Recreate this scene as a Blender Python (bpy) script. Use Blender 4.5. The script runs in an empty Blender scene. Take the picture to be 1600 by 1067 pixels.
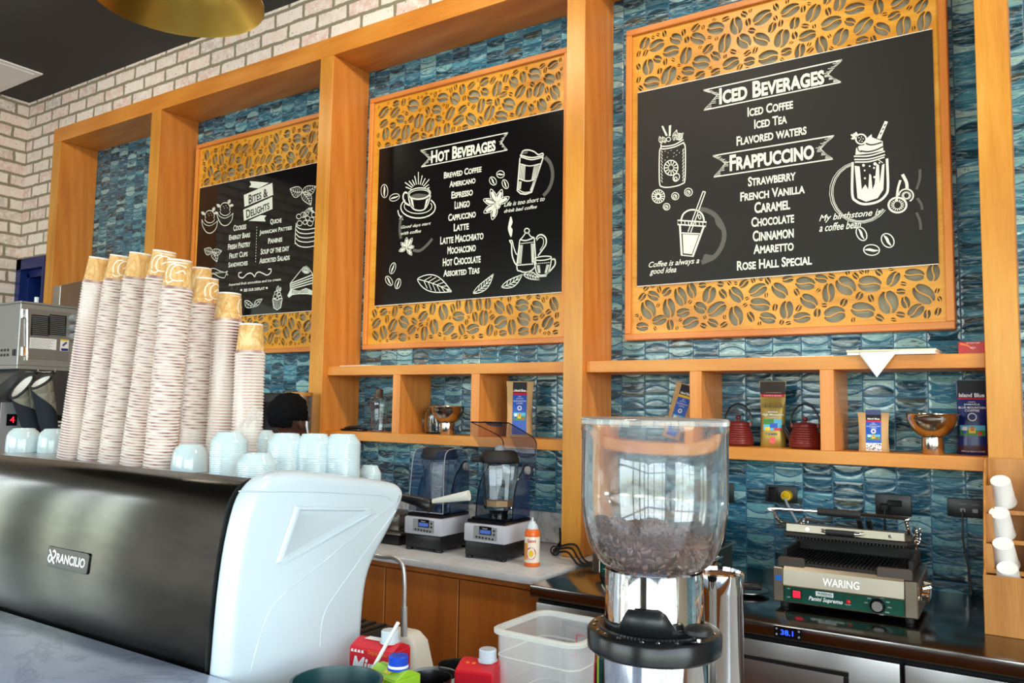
import bpy, bmesh, math, random
from mathutils import Vector, Matrix, geometry
PI = math.pi
scene = bpy.context.scene
COL = scene.collection

# ---------------------------------------------------------------- camera
CAM = Vector((0.0, -3.6586, 1.5899))
YAW, PITCH, ROLL, FPX = 0.58091, 0.083073, 0.016765, 1257.753
_fw = Vector((-math.sin(YAW)*math.cos(PITCH), math.cos(YAW)*math.cos(PITCH), math.sin(PITCH)))
_r0 = _fw.cross(Vector((0, 0, 1))).normalized()
_u0 = _r0.cross(_fw)
_rt = math.cos(ROLL)*_r0 + math.sin(ROLL)*_u0
_up = -math.sin(ROLL)*_r0 + math.cos(ROLL)*_u0
cam_data = bpy.data.cameras.new('camera')
cam_data.sensor_width = 36.0
cam_data.lens = FPX/1600*36
cam_data.clip_start = 0.05
cam = bpy.data.objects.new('camera', cam_data)
COL.objects.link(cam)
cam.matrix_world = Matrix(((_rt.x, _up.x, -_fw.x, CAM.x), (_rt.y, _up.y, -_fw.y, CAM.y), (_rt.z, _up.z, -_fw.z, CAM.z), (0, 0, 0, 1)))
scene.camera = cam

# ---------------------------------------------------------------- daylight and exposure
scene.view_settings.view_transform = 'Standard'
scene.view_settings.look = 'None'
scene.view_settings.gamma = 1.0
scene.view_settings.use_curve_mapping = False
scene.view_settings.exposure = 0.0
world = bpy.data.worlds.new('daylight')
scene.world = world
world.use_nodes = True
wt = world.node_tree
wt.nodes.clear()
w_out = wt.nodes.new('ShaderNodeOutputWorld')
w_bg = wt.nodes.new('ShaderNodeBackground')
w_tc = wt.nodes.new('ShaderNodeTexCoord')
w_sep = wt.nodes.new('ShaderNodeSeparateXYZ')
w_ramp = wt.nodes.new('ShaderNodeValToRGB')
w_mul = wt.nodes.new('ShaderNodeMath'); w_mul.operation = 'MULTIPLY_ADD'
w_mul.inputs[1].default_value = 0.5; w_mul.inputs[2].default_value = 0.5
wt.links.new(w_tc.outputs['Generated'], w_sep.inputs[0])
wt.links.new(w_sep.outputs['Z'], w_mul.inputs[0])
wt.links.new(w_mul.outputs[0], w_ramp.inputs[0])
wt.links.new(w_ramp.outputs[0], w_bg.inputs[0])
wt.links.new(w_bg.outputs[0], w_out.inputs[0])
els = w_ramp.color_ramp.elements
els[0].position = 0.0; els[0].color = (0.36, 0.36, 0.34, 1)
els[1].position = 1.0; els[1].color = (0.50, 0.74, 1.0, 1)
for p_, c_ in ((0.485, (0.40, 0.42, 0.36, 1)), (0.505, (0.55, 0.66, 0.50, 1)), (0.56, (0.86, 0.97, 1.0, 1)), (0.75, (0.66, 0.85, 1.0, 1))):
    e_ = els.new(p_); e_.color = c_
w_bg.inputs[1].default_value = 10.5


def area_light(name, loc, rot, sx, sy, energy, color=(1, 1, 1)):
    l = bpy.data.lights.new(name, 'AREA'); l.shape = 'RECTANGLE'; l.size = sx; l.size_y = sy
    l.energy = energy; l.color = color
    o = bpy.data.objects.new(name, l); COL.objects.link(o); o.location = loc; o.rotation_euler = rot
    return o


# warm fill lights added out of view at ceiling height to brighten the wall
FILL_E = 23
for sx_ in (-5.25, -2.75, -1.55, .55, 1.4, 2.3):
    l_ = area_light('wall_fill', (sx_, -1.75, 4.10), (math.radians(34), 0, math.radians(38)), .35, .35, FILL_E*(1.3 if sx_ > -2 else 1.1 if sx_ > -4 else .75), (1, .88, .70))

# ---------------------------------------------------------------- helpers
def at(u, v, y):
    "point of the vertical plane Y=y that the photograph shows at pixel (u, v)"
    q = _fw + _rt*((u-800)/FPX) - _up*((v-533.5)/FPX)
    return CAM + q*((y-CAM.y)/q.y)

def atz(u, v, z):
    q = _fw + _rt*((u-800)/FPX) - _up*((v-533.5)/FPX)
    return CAM + q*((z-CAM.z)/q.z)

def srgb(r, g, b):
    f = lambda c: c/12.92 if c <= 0.04045 else ((c+0.055)/1.055)**2.4
    return (f(r/255), f(g/255), f(b/255), 1)

_mats = {}
def mat(name, color=(.8, .8, .8, 1), rough=.5, metal=0.0, **kw):
    if name in _mats: return _mats[name]
    m = bpy.data.materials.new(name); m.use_nodes = True
    b = m.node_tree.nodes['Principled BSDF']
    if len(color) == 3: color = (*color, 1)
    b.inputs['Base Color'].default_value = color
    b.inputs['Roughness'].default_value = rough
    b.inputs['Metallic'].default_value = metal
    for k, v in kw.items():
        key = {'trans': 'Transmission Weight', 'ior': 'IOR', 'coat': 'Coat Weight', 'alpha': 'Alpha', 'emit': 'Emission Strength', 'emit_col': 'Emission Color', 'sss': 'Subsurface Weight', 'spec': 'Specular IOR Level', 'sheen': 'Sheen Weight'}[k]
        b.inputs[key].default_value = v
    _mats[name] = m
    return m

class NT:
    "small expression builder for shader nodes"
    def __init__(s, m): s.t = m.node_tree; s.b = s.t.nodes['Principled BSDF']
    def n(s, kind, **kw):
        x = s.t.nodes.new(kind)
        for k, v in kw.items(): setattr(x, k, v)
        return x
    def put(s, sock, v):
        if isinstance(v, (int, float, tuple)): sock.default_value = v
        else: s.t.links.new(v, sock)
    def m(s, op, a, b=None, c=None, clamp=False):
        x = s.n('ShaderNodeMath', operation=op, use_clamp=clamp)
        for i, v in enumerate((a, b, c)):
            if v is not None: s.put(x.inputs[i], v)
        return x.outputs[0]
    def coords(s, kind='Object'):
        return s.n('ShaderNodeTexCoord').outputs[kind]
    def sep(s, v):
        x = s.n('ShaderNodeSeparateXYZ'); s.put(x.inputs[0], v); return x.outputs
    def comb(s, a, b, c):
        x = s.n('ShaderNodeCombineXYZ')
        for i, v in enumerate((a, b, c)): s.put(x.inputs[i], v)
        return x.outputs[0]
    def map(s, v, scale=(1, 1, 1), loc=(0, 0, 0), rot=(0, 0, 0)):
        x = s.n('ShaderNodeMapping'); s.put(x.inputs[0], v)
        x.inputs[1].default_value = loc; x.inputs[2].default_value = rot; x.inputs[3].default_value = scale
        return x.outputs[0]
    def noise(s, v, scale=5, detail=3, rough=.5, dist=0.0, out=0):
        x = s.n('ShaderNodeTexNoise'); s.put(x.inputs['Vector'], v)
        x.inputs['Scale'].default_value = scale; x.inputs['Detail'].default_value = detail
        x.inputs['Roughness'].default_value = rough; x.inputs['Distortion'].default_value = dist
        return x.outputs[out]
    def white(s, v):
        x = s.n('ShaderNodeTexWhiteNoise', noise_dimensions='3D'); s.put(x.inputs[0], v); return x.outputs[0]
    def ramp(s, v, stops, interp='LINEAR'):
        x = s.n('ShaderNodeValToRGB'); s.put(x.inputs[0], v); x.color_ramp.interpolation = interp
        e = x.color_ramp.elements
        while len(e) > 2: e.remove(e[-1])
        for i, (p, c) in enumerate(stops):
            if i > 1: e.new(p)
            e[i].position = p; e[i].color = c if len(c) == 4 else (*c, 1)
        return x.outputs[0]
    def mix(s, f, a, b, blend='MIX'):
        x = s.n('ShaderNodeMix', data_type='RGBA', blend_type=blend)
        s.put(x.inputs[0], f); s.put(x.inputs[6], a); s.put(x.inputs[7], b)
        return x.outputs[2]
    def bump(s, h, strength=.3, dist=.002):
        x = s.n('ShaderNodeBump'); x.inputs['Strength'].default_value = strength; x.inputs['Distance'].default_value = dist
        s.put(x.inputs['Height'], h); s.t.links.new(x.outputs[0], s.b.inputs['Normal'])
    def color(s, c): s.put(s.b.inputs['Base Color'], c)
    def rough(s, c): s.put(s.b.inputs['Roughness'], c)

class MB:
    "mesh builder: collects shapes into one bmesh"
    def __init__(s): s.bm = bmesh.new(); s.mi = 0
    def _fin(s, faces):
        for f in faces: f.material_index = s.mi
    def face(s, pts):
        f = s.bm.faces.new([s.bm.verts.new(p) for p in pts]); f.material_index = s.mi; return f
    def box(s, a, b, bev=0.0, seg=2, M=None):
        t = bmesh.new(); bmesh.ops.create_cube(t, size=1)
        for v in t.verts:
            v.co = Vector([(a[i]+b[i])/2 + v.co[i]*(b[i]-a[i]) for i in range(3)])
        if bev: bmesh.ops.bevel(t, geom=list(t.edges), offset=bev, segments=seg, affect='EDGES', profile=.5)
        return s._merge(t, M)
    def _merge(s, t, M=None):
        bmesh.ops.recalc_face_normals(t, faces=list(t.faces))
        if M is not None: bmesh.ops.transform(t, matrix=M, verts=list(t.verts))
        vs = {v: s.bm.verts.new(v.co) for v in t.verts}
        for f in t.faces:
            try: g = s.bm.faces.new([vs[v] for v in f.verts]); g.material_index = s.mi
            except ValueError: pass
        t.free(); return s
    def prism(s, poly, axis, d0, d1, bev=0.0, seg=2, M=None, only_rim=False):
        "2-D polygon extruded along x, y or z; the two other axes in order"
        t = bmesh.new()
        def P(p, d):
            return {'x': (d, p[0], p[1]), 'y': (p[0], d, p[1]), 'z': (p[0], p[1], d)}[axis]
        A = [t.verts.new(P(p, d0)) for p in poly]; B = [t.verts.new(P(p, d1)) for p in poly]
        n = len(poly)
        fa = t.faces.new(A); fb = t.faces.new(B[::-1])
        for i in range(n): t.faces.new((A[i], A[(i+1) % n], B[(i+1) % n], B[i]))
        bmesh.ops.recalc_face_normals(t, faces=list(t.faces))
        if bev:
            ge = list(t.edges)
            if only_rim: ge = list(fa.edges)+list(fb.edges)
            bmesh.ops.bevel(t, geom=ge, offset=bev, segments=seg, affect='EDGES', profile=.5)
        return s._merge(t, M)
    def lathe(s, prof, seg=32, c=(0, 0, 0), M=None, cap=True):
        t = bmesh.new(); rings = []
        for r, z in prof:
            if r < 1e-6: rings.append([t.verts.new((0, 0, z))])
            else: rings.append([t.verts.new((r*math.cos(2*PI*k/seg), r*math.sin(2*PI*k/seg), z)) for k in range(seg)])
        for a, b in zip(rings, rings[1:]):
            for k in range(seg):
                k2 = (k+1) % seg
                if len(a) == 1 and len(b) == 1: continue
                if len(a) == 1: t.faces.new((a[0], b[k], b[k2]))
                elif len(b) == 1: t.faces.new((a[k], a[k2], b[0]))
                else: t.faces.new((a[k], a[k2], b[k2], b[k]))
        T = Matrix.Translation(c)
        bmesh.ops.transform(t, matrix=(M @ T if M is not None else T), verts=list(t.verts))
        bmesh.ops.recalc_face_normals(t, faces=list(t.faces))
        return s._merge(t)
    def cyl(s, p0, p1, r0, r1=None, seg=20, cap=True):
        p0, p1 = Vector(p0), Vector(p1); r1 = r0 if r1 is None else r1
        d = p1-p0; q = d.to_track_quat('Z', 'Y').to_matrix().to_4x4()
        L = d.length
        pr = [(r0, 0), (r1, L)]
        if cap: pr = [(0, 0)]+pr+[(0, L)]
        return s.lathe(pr, seg, M=Matrix.Translation(p0) @ q)
    def tube(s, pts, r, seg=10, closed=False):
        pts = [Vector(p) for p in pts]; n = len(pts)
        rs = r if isinstance(r, (list, tuple)) else [r]*n
        t = bmesh.new(); rings = []; N = None
        for i, p in enumerate(pts):
            if closed: tan = (pts[(i+1) % n]-pts[i-1]).normalized()
            else: tan = (pts[min(i+1, n-1)]-pts[max(i-1, 0)]).normalized()
            if N is None:
                N = tan.orthogonal().normalized()
            N = (N - tan*N.dot(tan))
            if N.length < 1e-6: N = tan.orthogonal()
            N.normalize(); B = tan.cross(N)
            rings.append([t.verts.new(p+(N*math.cos(2*PI*k/seg)+B*math.sin(2*PI*k/seg))*rs[i]) for k in range(seg)])
        rg = list(zip(rings, rings[1:]))
        if closed: rg.append((rings[-1], rings[0]))
        for a, b in rg:
            for k in range(seg): t.faces.new((a[k], a[(k+1) % seg], b[(k+1) % seg], b[k]))
        if not closed:
            t.faces.new(rings[0][::-1]); t.faces.new(rings[-1])
        return s._merge(t)
    def sphere(s, c, r, seg=16, ring=10, M=None):
        t = bmesh.new(); bmesh.ops.create_uvsphere(t, u_segments=seg, v_segments=ring, radius=1)
        rr = r if isinstance(r, (list, tuple)) else (r, r, r)
        for v in t.verts: v.co = Vector((v.co.x*rr[0]+c[0], v.co.y*rr[1]+c[1], v.co.z*rr[2]+c[2]))
        return s._merge(t, M)
    def grid(s, fn, nu, nv, thick=None):
        "surface fn(u,v) -> point, u and v in 0..1"
        t = bmesh.new()
        V = [[t.verts.new(fn(i/nu, j/nv)) for j in range(nv+1)] for i in range(nu+1)]
        for i in range(nu):
            for j in range(nv): t.faces.new((V[i][j], V[i+1][j], V[i+1][j+1], V[i][j+1]))
        return s._merge(t)
    def loft(s, sections, cap=True, M=None):
        t = bmesh.new(); rings = [[t.verts.new(p) for p in sec] for sec in sections]
        n = len(rings[0])
        for a, b in zip(rings, rings[1:]):
            for k in range(n): t.faces.new((a[k], a[(k+1) % n], b[(k+1) % n], b[k]))
        if cap: t.faces.new(rings[0][::-1]); t.faces.new(rings[-1])
        return s._merge(t, M)

def smooth(me, ang=35):
    for p in me.polygons: p.use_smooth = True
    bm = bmesh.new(); bm.from_mesh(me)
    lim = math.radians(ang)
    for e in bm.edges:
        if len(e.link_faces) == 2:
            e.smooth = e.calc_face_angle(0) < lim
        else: e.smooth = True
    bm.to_mesh(me); bm.free()

def obj(name, mb, m, parent=None, sm=35, loc=None):
    me = bpy.data.meshes.new(name)
    mb.bm.to_mesh(me); mb.bm.free()
    for x in (m if isinstance(m, (list, tuple)) else [m]): me.materials.append(x)
    if sm: smooth(me, sm)
    o = bpy.data.objects.new(name, me); COL.objects.link(o)
    if parent is not None: o.parent = parent
    if loc is not None: o.location = loc
    return o

def tag(o, label, cat, group=None, kind=None):
    if label: o['label'] = label
    if cat: o['category'] = cat
    if group: o['group'] = group
    if kind: o['kind'] = kind
    return o

def thing(name, label, cat, loc=(0, 0, 0), rotz=0.0, group=None):
    o = bpy.data.objects.new(name, None); COL.objects.link(o)
    o.location = loc; o.rotation_euler = (0, 0, rotz); o.empty_display_size = .05
    return tag(o, label, cat, group)

def struct(name, mb, m, sm=0):
    o = obj(name, mb, m, None, sm); o['kind'] = 'structure'; return o

def dup(root, loc, rotz=0.0, label=None, group=None):
    r = root.copy(); COL.objects.link(r); r.location = loc; r.rotation_euler = (0, 0, rotz)
    if label: r['label'] = label
    if group: r['group'] = group
    for ch in list(root.children):
        c = ch.copy(); COL.objects.link(c); c.parent = r
        for g in list(ch.children):
            d = g.copy(); COL.objects.link(d); d.parent = c
    return r

# ---- lettering: Blender's own font turned into flat meshes
_tcache = {}
def text_polys(s, caps=False, bold=0.0, shear=0.0, sc=.8):
    key = (s, caps, bold, shear, sc)
    if key in _tcache: return _tcache[key]
    cu = bpy.data.curves.new('lettering', 'FONT'); cu.body = s; cu.size = 1; cu.offset = bold; cu.shear = shear
    cu.resolution_u = 3
    if caps:
        cu.small_caps_scale = sc
        for i, ch in enumerate(s):
            cu.body_format[i].use_small_caps = True
    o = bpy.data.objects.new('lettering', cu); COL.objects.link(o)
    bpy.context.view_layer.update()
    me = bpy.data.meshes.new_from_object(o.evaluated_get(bpy.context.evaluated_depsgraph_get()))
    vs = [v.co.copy() for v in me.vertices]; fs = [tuple(p.vertices) for p in me.polygons]
    bpy.data.objects.remove(o); bpy.data.curves.remove(cu); bpy.data.meshes.remove(me)
    x0 = min(v.x for v in vs); x1 = max(v.x for v in vs); y0 = min(v.y for v in vs); y1 = max(v.y for v in vs)
    vs = [((v.x-x0)/(x1-x0), (v.y-y0)/(y1-y0)) for v in vs]
    _tcache[key] = (vs, fs, (x1-x0)/(y1-y0))
    return _tcache[key]

def put_text(mb, s, fn, caps=False, bold=0.0, shear=0.0, sc=.8):
    "fn(a, b) with a, b in 0..1 across the text box -> point"
    vs, fs, asp = text_polys(s, caps, bold, shear, sc)
    V = [mb.bm.verts.new(fn(a, b)) for a, b in vs]
    for f in fs:
        try: g = mb.bm.faces.new([V[i] for i in f]); g.material_index = mb.mi
        except ValueError: pass

def plane_fn(o, ex, ey, w, h):
    o, ex, ey = Vector(o), Vector(ex), Vector(ey)
    return lambda a, b: o+ex*(a*w)+ey*(b*h)

def ribbon(mb, pts, w, F, closed=False):
    "flat stroke of width w along 2-D points; F maps a 2-D point to 3-D"
    P = [Vector((p[0], p[1])) for p in pts]; n = len(P)
    L, R = [], []
    for i, p in enumerate(P):
        if closed: t = P[(i+1) % n]-P[i-1]
        else: t = P[min(i+1, n-1)]-P[max(i-1, 0)]
        if t.length < 1e-9: t = Vector((1, 0))
        t.normalize(); nn = Vector((-t.y, t.x))*(w/2)
        L.append(mb.bm.verts.new(F(p+nn))); R.append(mb.bm.verts.new(F(p-nn)))
    for i in range(n if closed else n-1):
        j = (i+1) % n
        f = mb.bm.faces.new((L[i], R[i], R[j], L[j])); f.material_index = mb.mi

def spline(pts, k=6, closed=False):
    "Catmull-Rom through 2-D or 3-D points"
    P = [Vector(p) for p in pts]; n = len(P); out = []
    for i in range(n if closed else n-1):
        a = P[(i-1) % n] if closed or i > 0 else P[0]*2-P[1]
        b = P[i]; c = P[(i+1) % n]
        d = P[(i+2) % n] if closed or i+2 < n else c*2-b
        for j in range(k):
            t = j/k
            out.append(.5*((2*b)+(c-a)*t+(2*a-5*b+4*c-d)*t*t+(3*b-a-3*c+d)*t**3))
    if not closed: out.append(P[-1])
    return out

# ---------------------------------------------------------------- materials
def wood(name, c_dark, c_mid, c_light, axis='z', rough=.38, sc=1.0, contrast=1.0):
    m = mat(name, c_mid, rough)
    n = NT(m); v = n.coords()
    s = {'z': (7, 7, .55), 'x': (.55, 7, 7), 'y': (7, .55, 7)}[axis]
    mp = n.map(v, tuple(x*sc for x in s))
    big = n.noise(mp, 1.3, 3, .55, .9)
    fine = n.noise(n.map(v, tuple(x*sc*9 for x in s)), 2.0, 4, .6)
    rings = n.n('ShaderNodeTexWave', wave_type='RINGS', rings_direction='X' if axis != 'x' else 'Z')
    n.put(rings.inputs['Vector'], n.map(v, tuple(x*sc*.55 for x in s), (3.3, 1.7, .4)))
    rings.inputs['Scale'].default_value = 1.6; rings.inputs['Distortion'].default_value = 3.2; rings.inputs['Detail'].default_value = 2
    f = n.m('ADD', n.m('MULTIPLY', big, .6), n.m('ADD', n.m('MULTIPLY', fine, .28), n.m('MULTIPLY', rings.outputs[1], .12)))
    n.color(n.ramp(f, [(.5-.22/contrast, c_dark), (.5, c_mid), (.5+.24/contrast, c_light)]))
    n.rough(n.ramp(fine, [(.3, (rough-.06,)*3), (.7, (rough+.1,)*3)]))
    n.bump(fine, .06, .001)
    return m

W_V = wood('maple_upright', srgb(204, 118, 44), srgb(226, 142, 60), srgb(236, 162, 84), 'z', .33)  # side veneer, its base lightened in place of light from the right
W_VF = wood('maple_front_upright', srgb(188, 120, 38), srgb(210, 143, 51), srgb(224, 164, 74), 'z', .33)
W_H = wood('maple_level', srgb(192, 114, 40), srgb(216, 139, 53), srgb(228, 160, 76), 'x', .36)
W_D = wood('maple_depth', srgb(176, 98, 32), srgb(208, 126, 50), srgb(228, 154, 80), 'z', .30, .8)
W_CAB = wood('cabinet_wood', srgb(146, 76, 20), srgb(176, 98, 30), srgb(196, 118, 46), 'z', .42)
W_FRM = wood('board_frame_wood', srgb(186, 104, 46), srgb(212, 132, 66), srgb(228, 158, 92), 'x', .4)
W_LAT = wood('lattice_wood', srgb(176, 110, 22), srgb(220, 154, 44), srgb(240, 188, 86), 'x', .34, 1.0, .9)
W_BAM = wood('bamboo_wood', srgb(150, 92, 34), srgb(180, 120, 54), srgb(204, 146, 78), 'z', .42, 1.4)

def tile_material():
    m = mat('wave_glass_tile', (.1, .25, .35), .08)
    n = NT(m); co = n.sep(n.coords())
    TW, TH = .1239, .0679
    X = n.m('MULTIPLY_ADD', co[0], 1/TW, 1.743/TW+60)
    col = n.m('FLOOR', X); fx = n.m('SUBTRACT', X, col)
    r1 = n.white(n.comb(col, 3.7, 1.3))
    Z = n.m('ADD', n.m('MULTIPLY', co[2], 1/TH), n.m('MULTIPLY', r1, .8))
    row = n.m('FLOOR', Z); fz = n.m('SUBTRACT', Z, row)
    rs = n.white(n.comb(col, row, 9.1))
    sgn = n.m('SUBTRACT', n.m('MULTIPLY', n.m('GREATER_THAN', rs, .30), 2), 1)
    d = n.m('SUBTRACT', fx, .5)
    par = n.m('SUBTRACT', n.m('MULTIPLY', n.m('MULTIPLY', d, d), 4), .45)
    curve = n.m('MULTIPLY_ADD', n.m('MULTIPLY', par, sgn), .32, .5)
    dz = n.m('SUBTRACT', fz, curve)
    piece = n.m('GREATER_THAN', dz, 0.0)
    gx = n.m('MULTIPLY', n.m('MINIMUM', fx, n.m('SUBTRACT', 1, fx)), TW)
    gz = n.m('MULTIPLY', n.m('MINIMUM', fz, n.m('SUBTRACT', 1, fz)), TH)
    gc = n.m('MULTIPLY', n.m('ABSOLUTE', dz), TH*.85)
    g = n.m('MINIMUM', n.m('MINIMUM', gx, gz), gc)
    tile = n.m('SMOOTHSTEP', g, .0012, .0030) if False else n.m('MULTIPLY_ADD', g, 1/.0016, -.0016/.0016, clamp=True)
    pid = n.comb(col, row, n.m('MULTIPLY_ADD', piece, 5.3, .7))
    rc = n.white(pid)
    pid2 = n.comb(row, n.m('MULTIPLY_ADD', piece, 2.3, .1), col)
    rc2 = n.white(pid2)
    base = n.ramp(rc, [(0.0, (.012, .05, .08)), (.22, (.020, .11, .18)), (.44, (.037, .18, .28)), (.62, (.08, .28, .38)), (.76, (.17, .41, .46)), (.88, (.32, .54, .56)), (.96, (.06, .07, .06))], 'CONSTANT')
    # marbled streaks, a different cut of glass for each piece
    sv = n.comb(n.m('ADD', co[0], n.m('MULTIPLY', rc2, 7.0)), n.m('MULTIPLY', rc, 5.0), n.m('MULTIPLY_ADD', rc2, 3.0, co[2]))
    st = n.noise(n.map(sv, (9, 1, 58)), 1.0, 4, .62, 1.4)
    st2 = n.noise(n.map(sv, (16, 1, 85), (3, 1, 2)), 1.0, 3, .6, 2.2)
    c1 = n.mix(n.ramp(st, [(.50, (0, 0, 0)), (.70, (.85, .85, .85))]), base, (.40, .62, .68, 1))
    c2 = n.mix(n.ramp(st2, [(.54, (0, 0, 0)), (.70, (1, 1, 1))]), c1, (.008, .026, .04, 1))
    c3 = n.mix(n.m('MULTIPLY', n.ramp(n.noise(n.map(sv, (5, 1, 30), (9, 4, 1)), 1, 2), [(.62, (0, 0, 0)), (.72, (1, 1, 1))]), .35), c2, (.30, .25, .17, 1))
    n.color(n.mix(tile, (.012, .12, .24, 1), c3))
    n.rough(n.mix(tile, (.5, .5, .5, 1), (.09, .09, .09, 1)))
    # a soft pillow to each piece plus ripples in the glass
    h = n.m('ADD', n.m('MULTIPLY', n.m('MULTIPLY_ADD', g, 1/.012, 0, clamp=True), .8), n.m('MULTIPLY', st, .42))
    h = n.m('ADD', h, n.m('MULTIPLY', tile, .5))
    n.bump(h, .35, .003)
    n.b.inputs['Specular IOR Level'].default_value = .6
    return m
M_TILE = tile_material()

def brick_material(name, ax):
    m = mat(name, (.7, .6, .55), .85)
    n = NT(m); co = n.sep(n.coords())
    wob = n.noise(n.coords(), 14, 3, .6, 0, 1)
    wob = n.sep(wob)
    u = n.m('ADD', co[ax], n.m('MULTIPLY_ADD', wob[0], .022, -.011))
    w = n.m('ADD', co[2], n.m('MULTIPLY_ADD', wob[1], .02, -.010))
    BW, BH, MO = .262, .103, .011
    Z = n.m('MULTIPLY_ADD', w, 1/BH, 40); row = n.m('FLOOR', Z); fz = n.m('SUBTRACT', Z, row)
    off = n.m('MULTIPLY_ADD', n.m('MODULO', row, 2), .5, n.m('MULTIPLY', n.white(n.comb(row, 1, 2)), .18))
    X = n.m('ADD', n.m('MULTIPLY_ADD', u, 1/BW, 60), off); col = n.m('FLOOR', X); fx = n.m('SUBTRACT', X, col)
    g = n.m('MINIMUM', n.m('MULTIPLY', n.m('MINIMUM', fx, n.m('SUBTRACT', 1, fx)), BW), n.m('MULTIPLY', n.m('MINIMUM', fz, n.m('SUBTRACT', 1, fz)), BH))
    br = n.m('MULTIPLY_ADD', g, 1/.005, -MO*.75/.005, clamp=True)
    rc = n.white(n.comb(col, row, 4.4))
    base = n.ramp(rc, [(0, srgb(226, 208, 200)), (.3, srgb(244, 232, 224)), (.6, srgb(232, 202, 192)), (.8, srgb(222, 190, 180)), (1, srgb(204, 194, 188))])
    blot = n.noise(n.coords(), 22, 5, .7)
    c = n.mix(n.ramp(blot, [(.42, (0, 0, 0)), (.62, (1, 1, 1))]), base, srgb(240, 232, 226))
    spots = n.noise(n.coords(), 70, 2, .5)
    c = n.mix(n.ramp(spots, [(.66, (0, 0, 0)), (.74, (1, 1, 1))]), c, srgb(120, 96, 86))
    mort = n.mix(n.noise(n.coords(), 60, 3), srgb(128, 120, 96), srgb(158, 150, 128))
    n.color(n.mix(br, mort, c))
    n.bump(n.m('ADD', br, n.m('MULTIPLY', n.noise(n.coords(), 40, 4, .65), .5)), .8, .006)
    return m
M_BRX = brick_material('whitewashed_brick', 0)
M_BRY = brick_material('whitewashed_brick_side', 1)

def marble(name, base, vein, scale=3.0, rough=.16, amt=.6):
    m = mat(name, base, rough)
    n = NT(m); v = n.coords()
    w = n.noise(v, scale, 6, .62, 1.6)
    e = n.m('ABSOLUTE', n.m('SUBTRACT', w, .5))
    f = n.ramp(e, [(0, (1, 1, 1)), (.035, (.25, .25, .25)), (.10, (0, 0, 0))])
    cl = n.noise(v, scale*.8, 4, .6)
    c = n.mix(n.m('MULTIPLY', n.ramp(cl, [(.35, (0, 0, 0)), (.7, (1, 1, 1))]), .30), base, vein)
    n.color(n.mix(n.m('MULTIPLY', f, amt), c, vein))
    return m
M_MARBLE = marble('grey_veined_marble', srgb(196, 211, 240), srgb(128, 142, 172), 2.6, .2, .5)
M_QUARTZ = marble('pale_quartz', srgb(205, 208, 212), srgb(150, 152, 158), 9, .12, .22)

def steel(name, col, rough, axis=(2, 60, 60), var=.12, scr=0.0):
    var *= .12
    m = mat(name, col, rough, 1.0)
    n = NT(m); v = n.coords()
    s = n.noise(n.map(v, axis), 3, 4, .6)
    n.rough(n.ramp(s, [(.3, (max(rough-var, .03),)*3), (.7, (rough+var,)*3)]))
    b = n.noise(v, 2.2, 3, .6)
    n.color(n.mix(n.m('MULTIPLY', n.ramp(b, [(.35, (0, 0, 0)), (.7, (1, 1, 1))]), .35), tuple(col), tuple(c*.72 for c in col[:3])+(1,)))
    return m
M_STEEL = steel('brushed_steel', srgb(186, 184, 180), .32)
M_STEEL_T = steel('counter_steel', srgb(150, 146, 142), .16, (2, 30, 30), .08)
M_STEEL_D = mat('dark_machine_steel', srgb(112, 110, 104), .16, 1.0)
n_ = NT(M_STEEL_D); n_.b.inputs['Anisotropic'].default_value = .9
t_n = n_.n('ShaderNodeTangent', direction_type='RADIAL', axis='X'); n_.t.links.new(t_n.outputs[0], n_.b.inputs['Tangent'])
n_.color(n_.mix(n_.ramp(n_.noise(n_.map(n_.coords(), (3, 9, 9)), 1.5, 4, .6), [(.35, (0, 0, 0)), (.7, (1, 1, 1))]), srgb(84, 82, 77), srgb(66, 65, 62)))
M_CHROME = mat('chrome', srgb(225, 225, 225), .05, 1.0)
M_SATIN = mat('satin_nickel', srgb(205, 198, 188), .17, 1.0)
M_BRASS = steel('brushed_brass', srgb(200, 158, 70), .30, (5, 5, 1), .08)
M_BLACK = mat('black_plastic', srgb(24, 25, 28), .38)
M_BLKGLOSS = mat('black_gloss', srgb(14, 16, 22), .14)
M_RUBBER = mat('black_rubber', srgb(22, 22, 24), .6)
M_IRON = mat('cast_iron', srgb(36, 33, 32), .62, .3)
M_WHITE = mat('white_plastic', srgb(212, 227, 239), .22, coat=.3)
M_WHITE2 = mat('warm_white_plastic', srgb(226, 224, 216), .35)
M_CERAMIC = mat('white_glazed_ceramic', srgb(204, 221, 227), .12, coat=.4)
M_PAPER = mat('white_paper', srgb(240, 238, 235), .75)
M_CEIL = mat('charcoal_ceiling_paint', srgb(56, 55, 54), .8)
M_FLOOR = mat('floor_tile', srgb(150, 140, 128), .35)
M_BLUE = mat('blue_door_paint', srgb(10, 36, 104), .35)
M_CLEAR = mat('clear_plastic', (1, 1, 1, 1), .02, trans=1.0, ior=1.45)
M_GLASS = mat('clear_glass', (.97, .99, 1, 1), .0, trans=1.0, ior=1.45)
M_SMOKE = mat('smoky_plastic', srgb(150, 160, 190), .06, trans=1.0, ior=1.12, spec=.9)
M_CHALK = mat('chalk_white_print', srgb(232, 238, 230), .6)
M_POSTER = mat('black_poster', srgb(26, 24, 24), .3)
M_BEANBACK = mat('grey_backing', srgb(150, 146, 126), .7)
M_GREY = mat('grey_plastic', srgb(150, 152, 158), .4)
M_LGREY = mat('lilac_grey_plastic', srgb(196, 200, 214), .35)
M_RED = mat('red_carton', srgb(214, 22, 44), .35)
M_WHITECARD = mat('white_print', srgb(244, 244, 246), .5)

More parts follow.
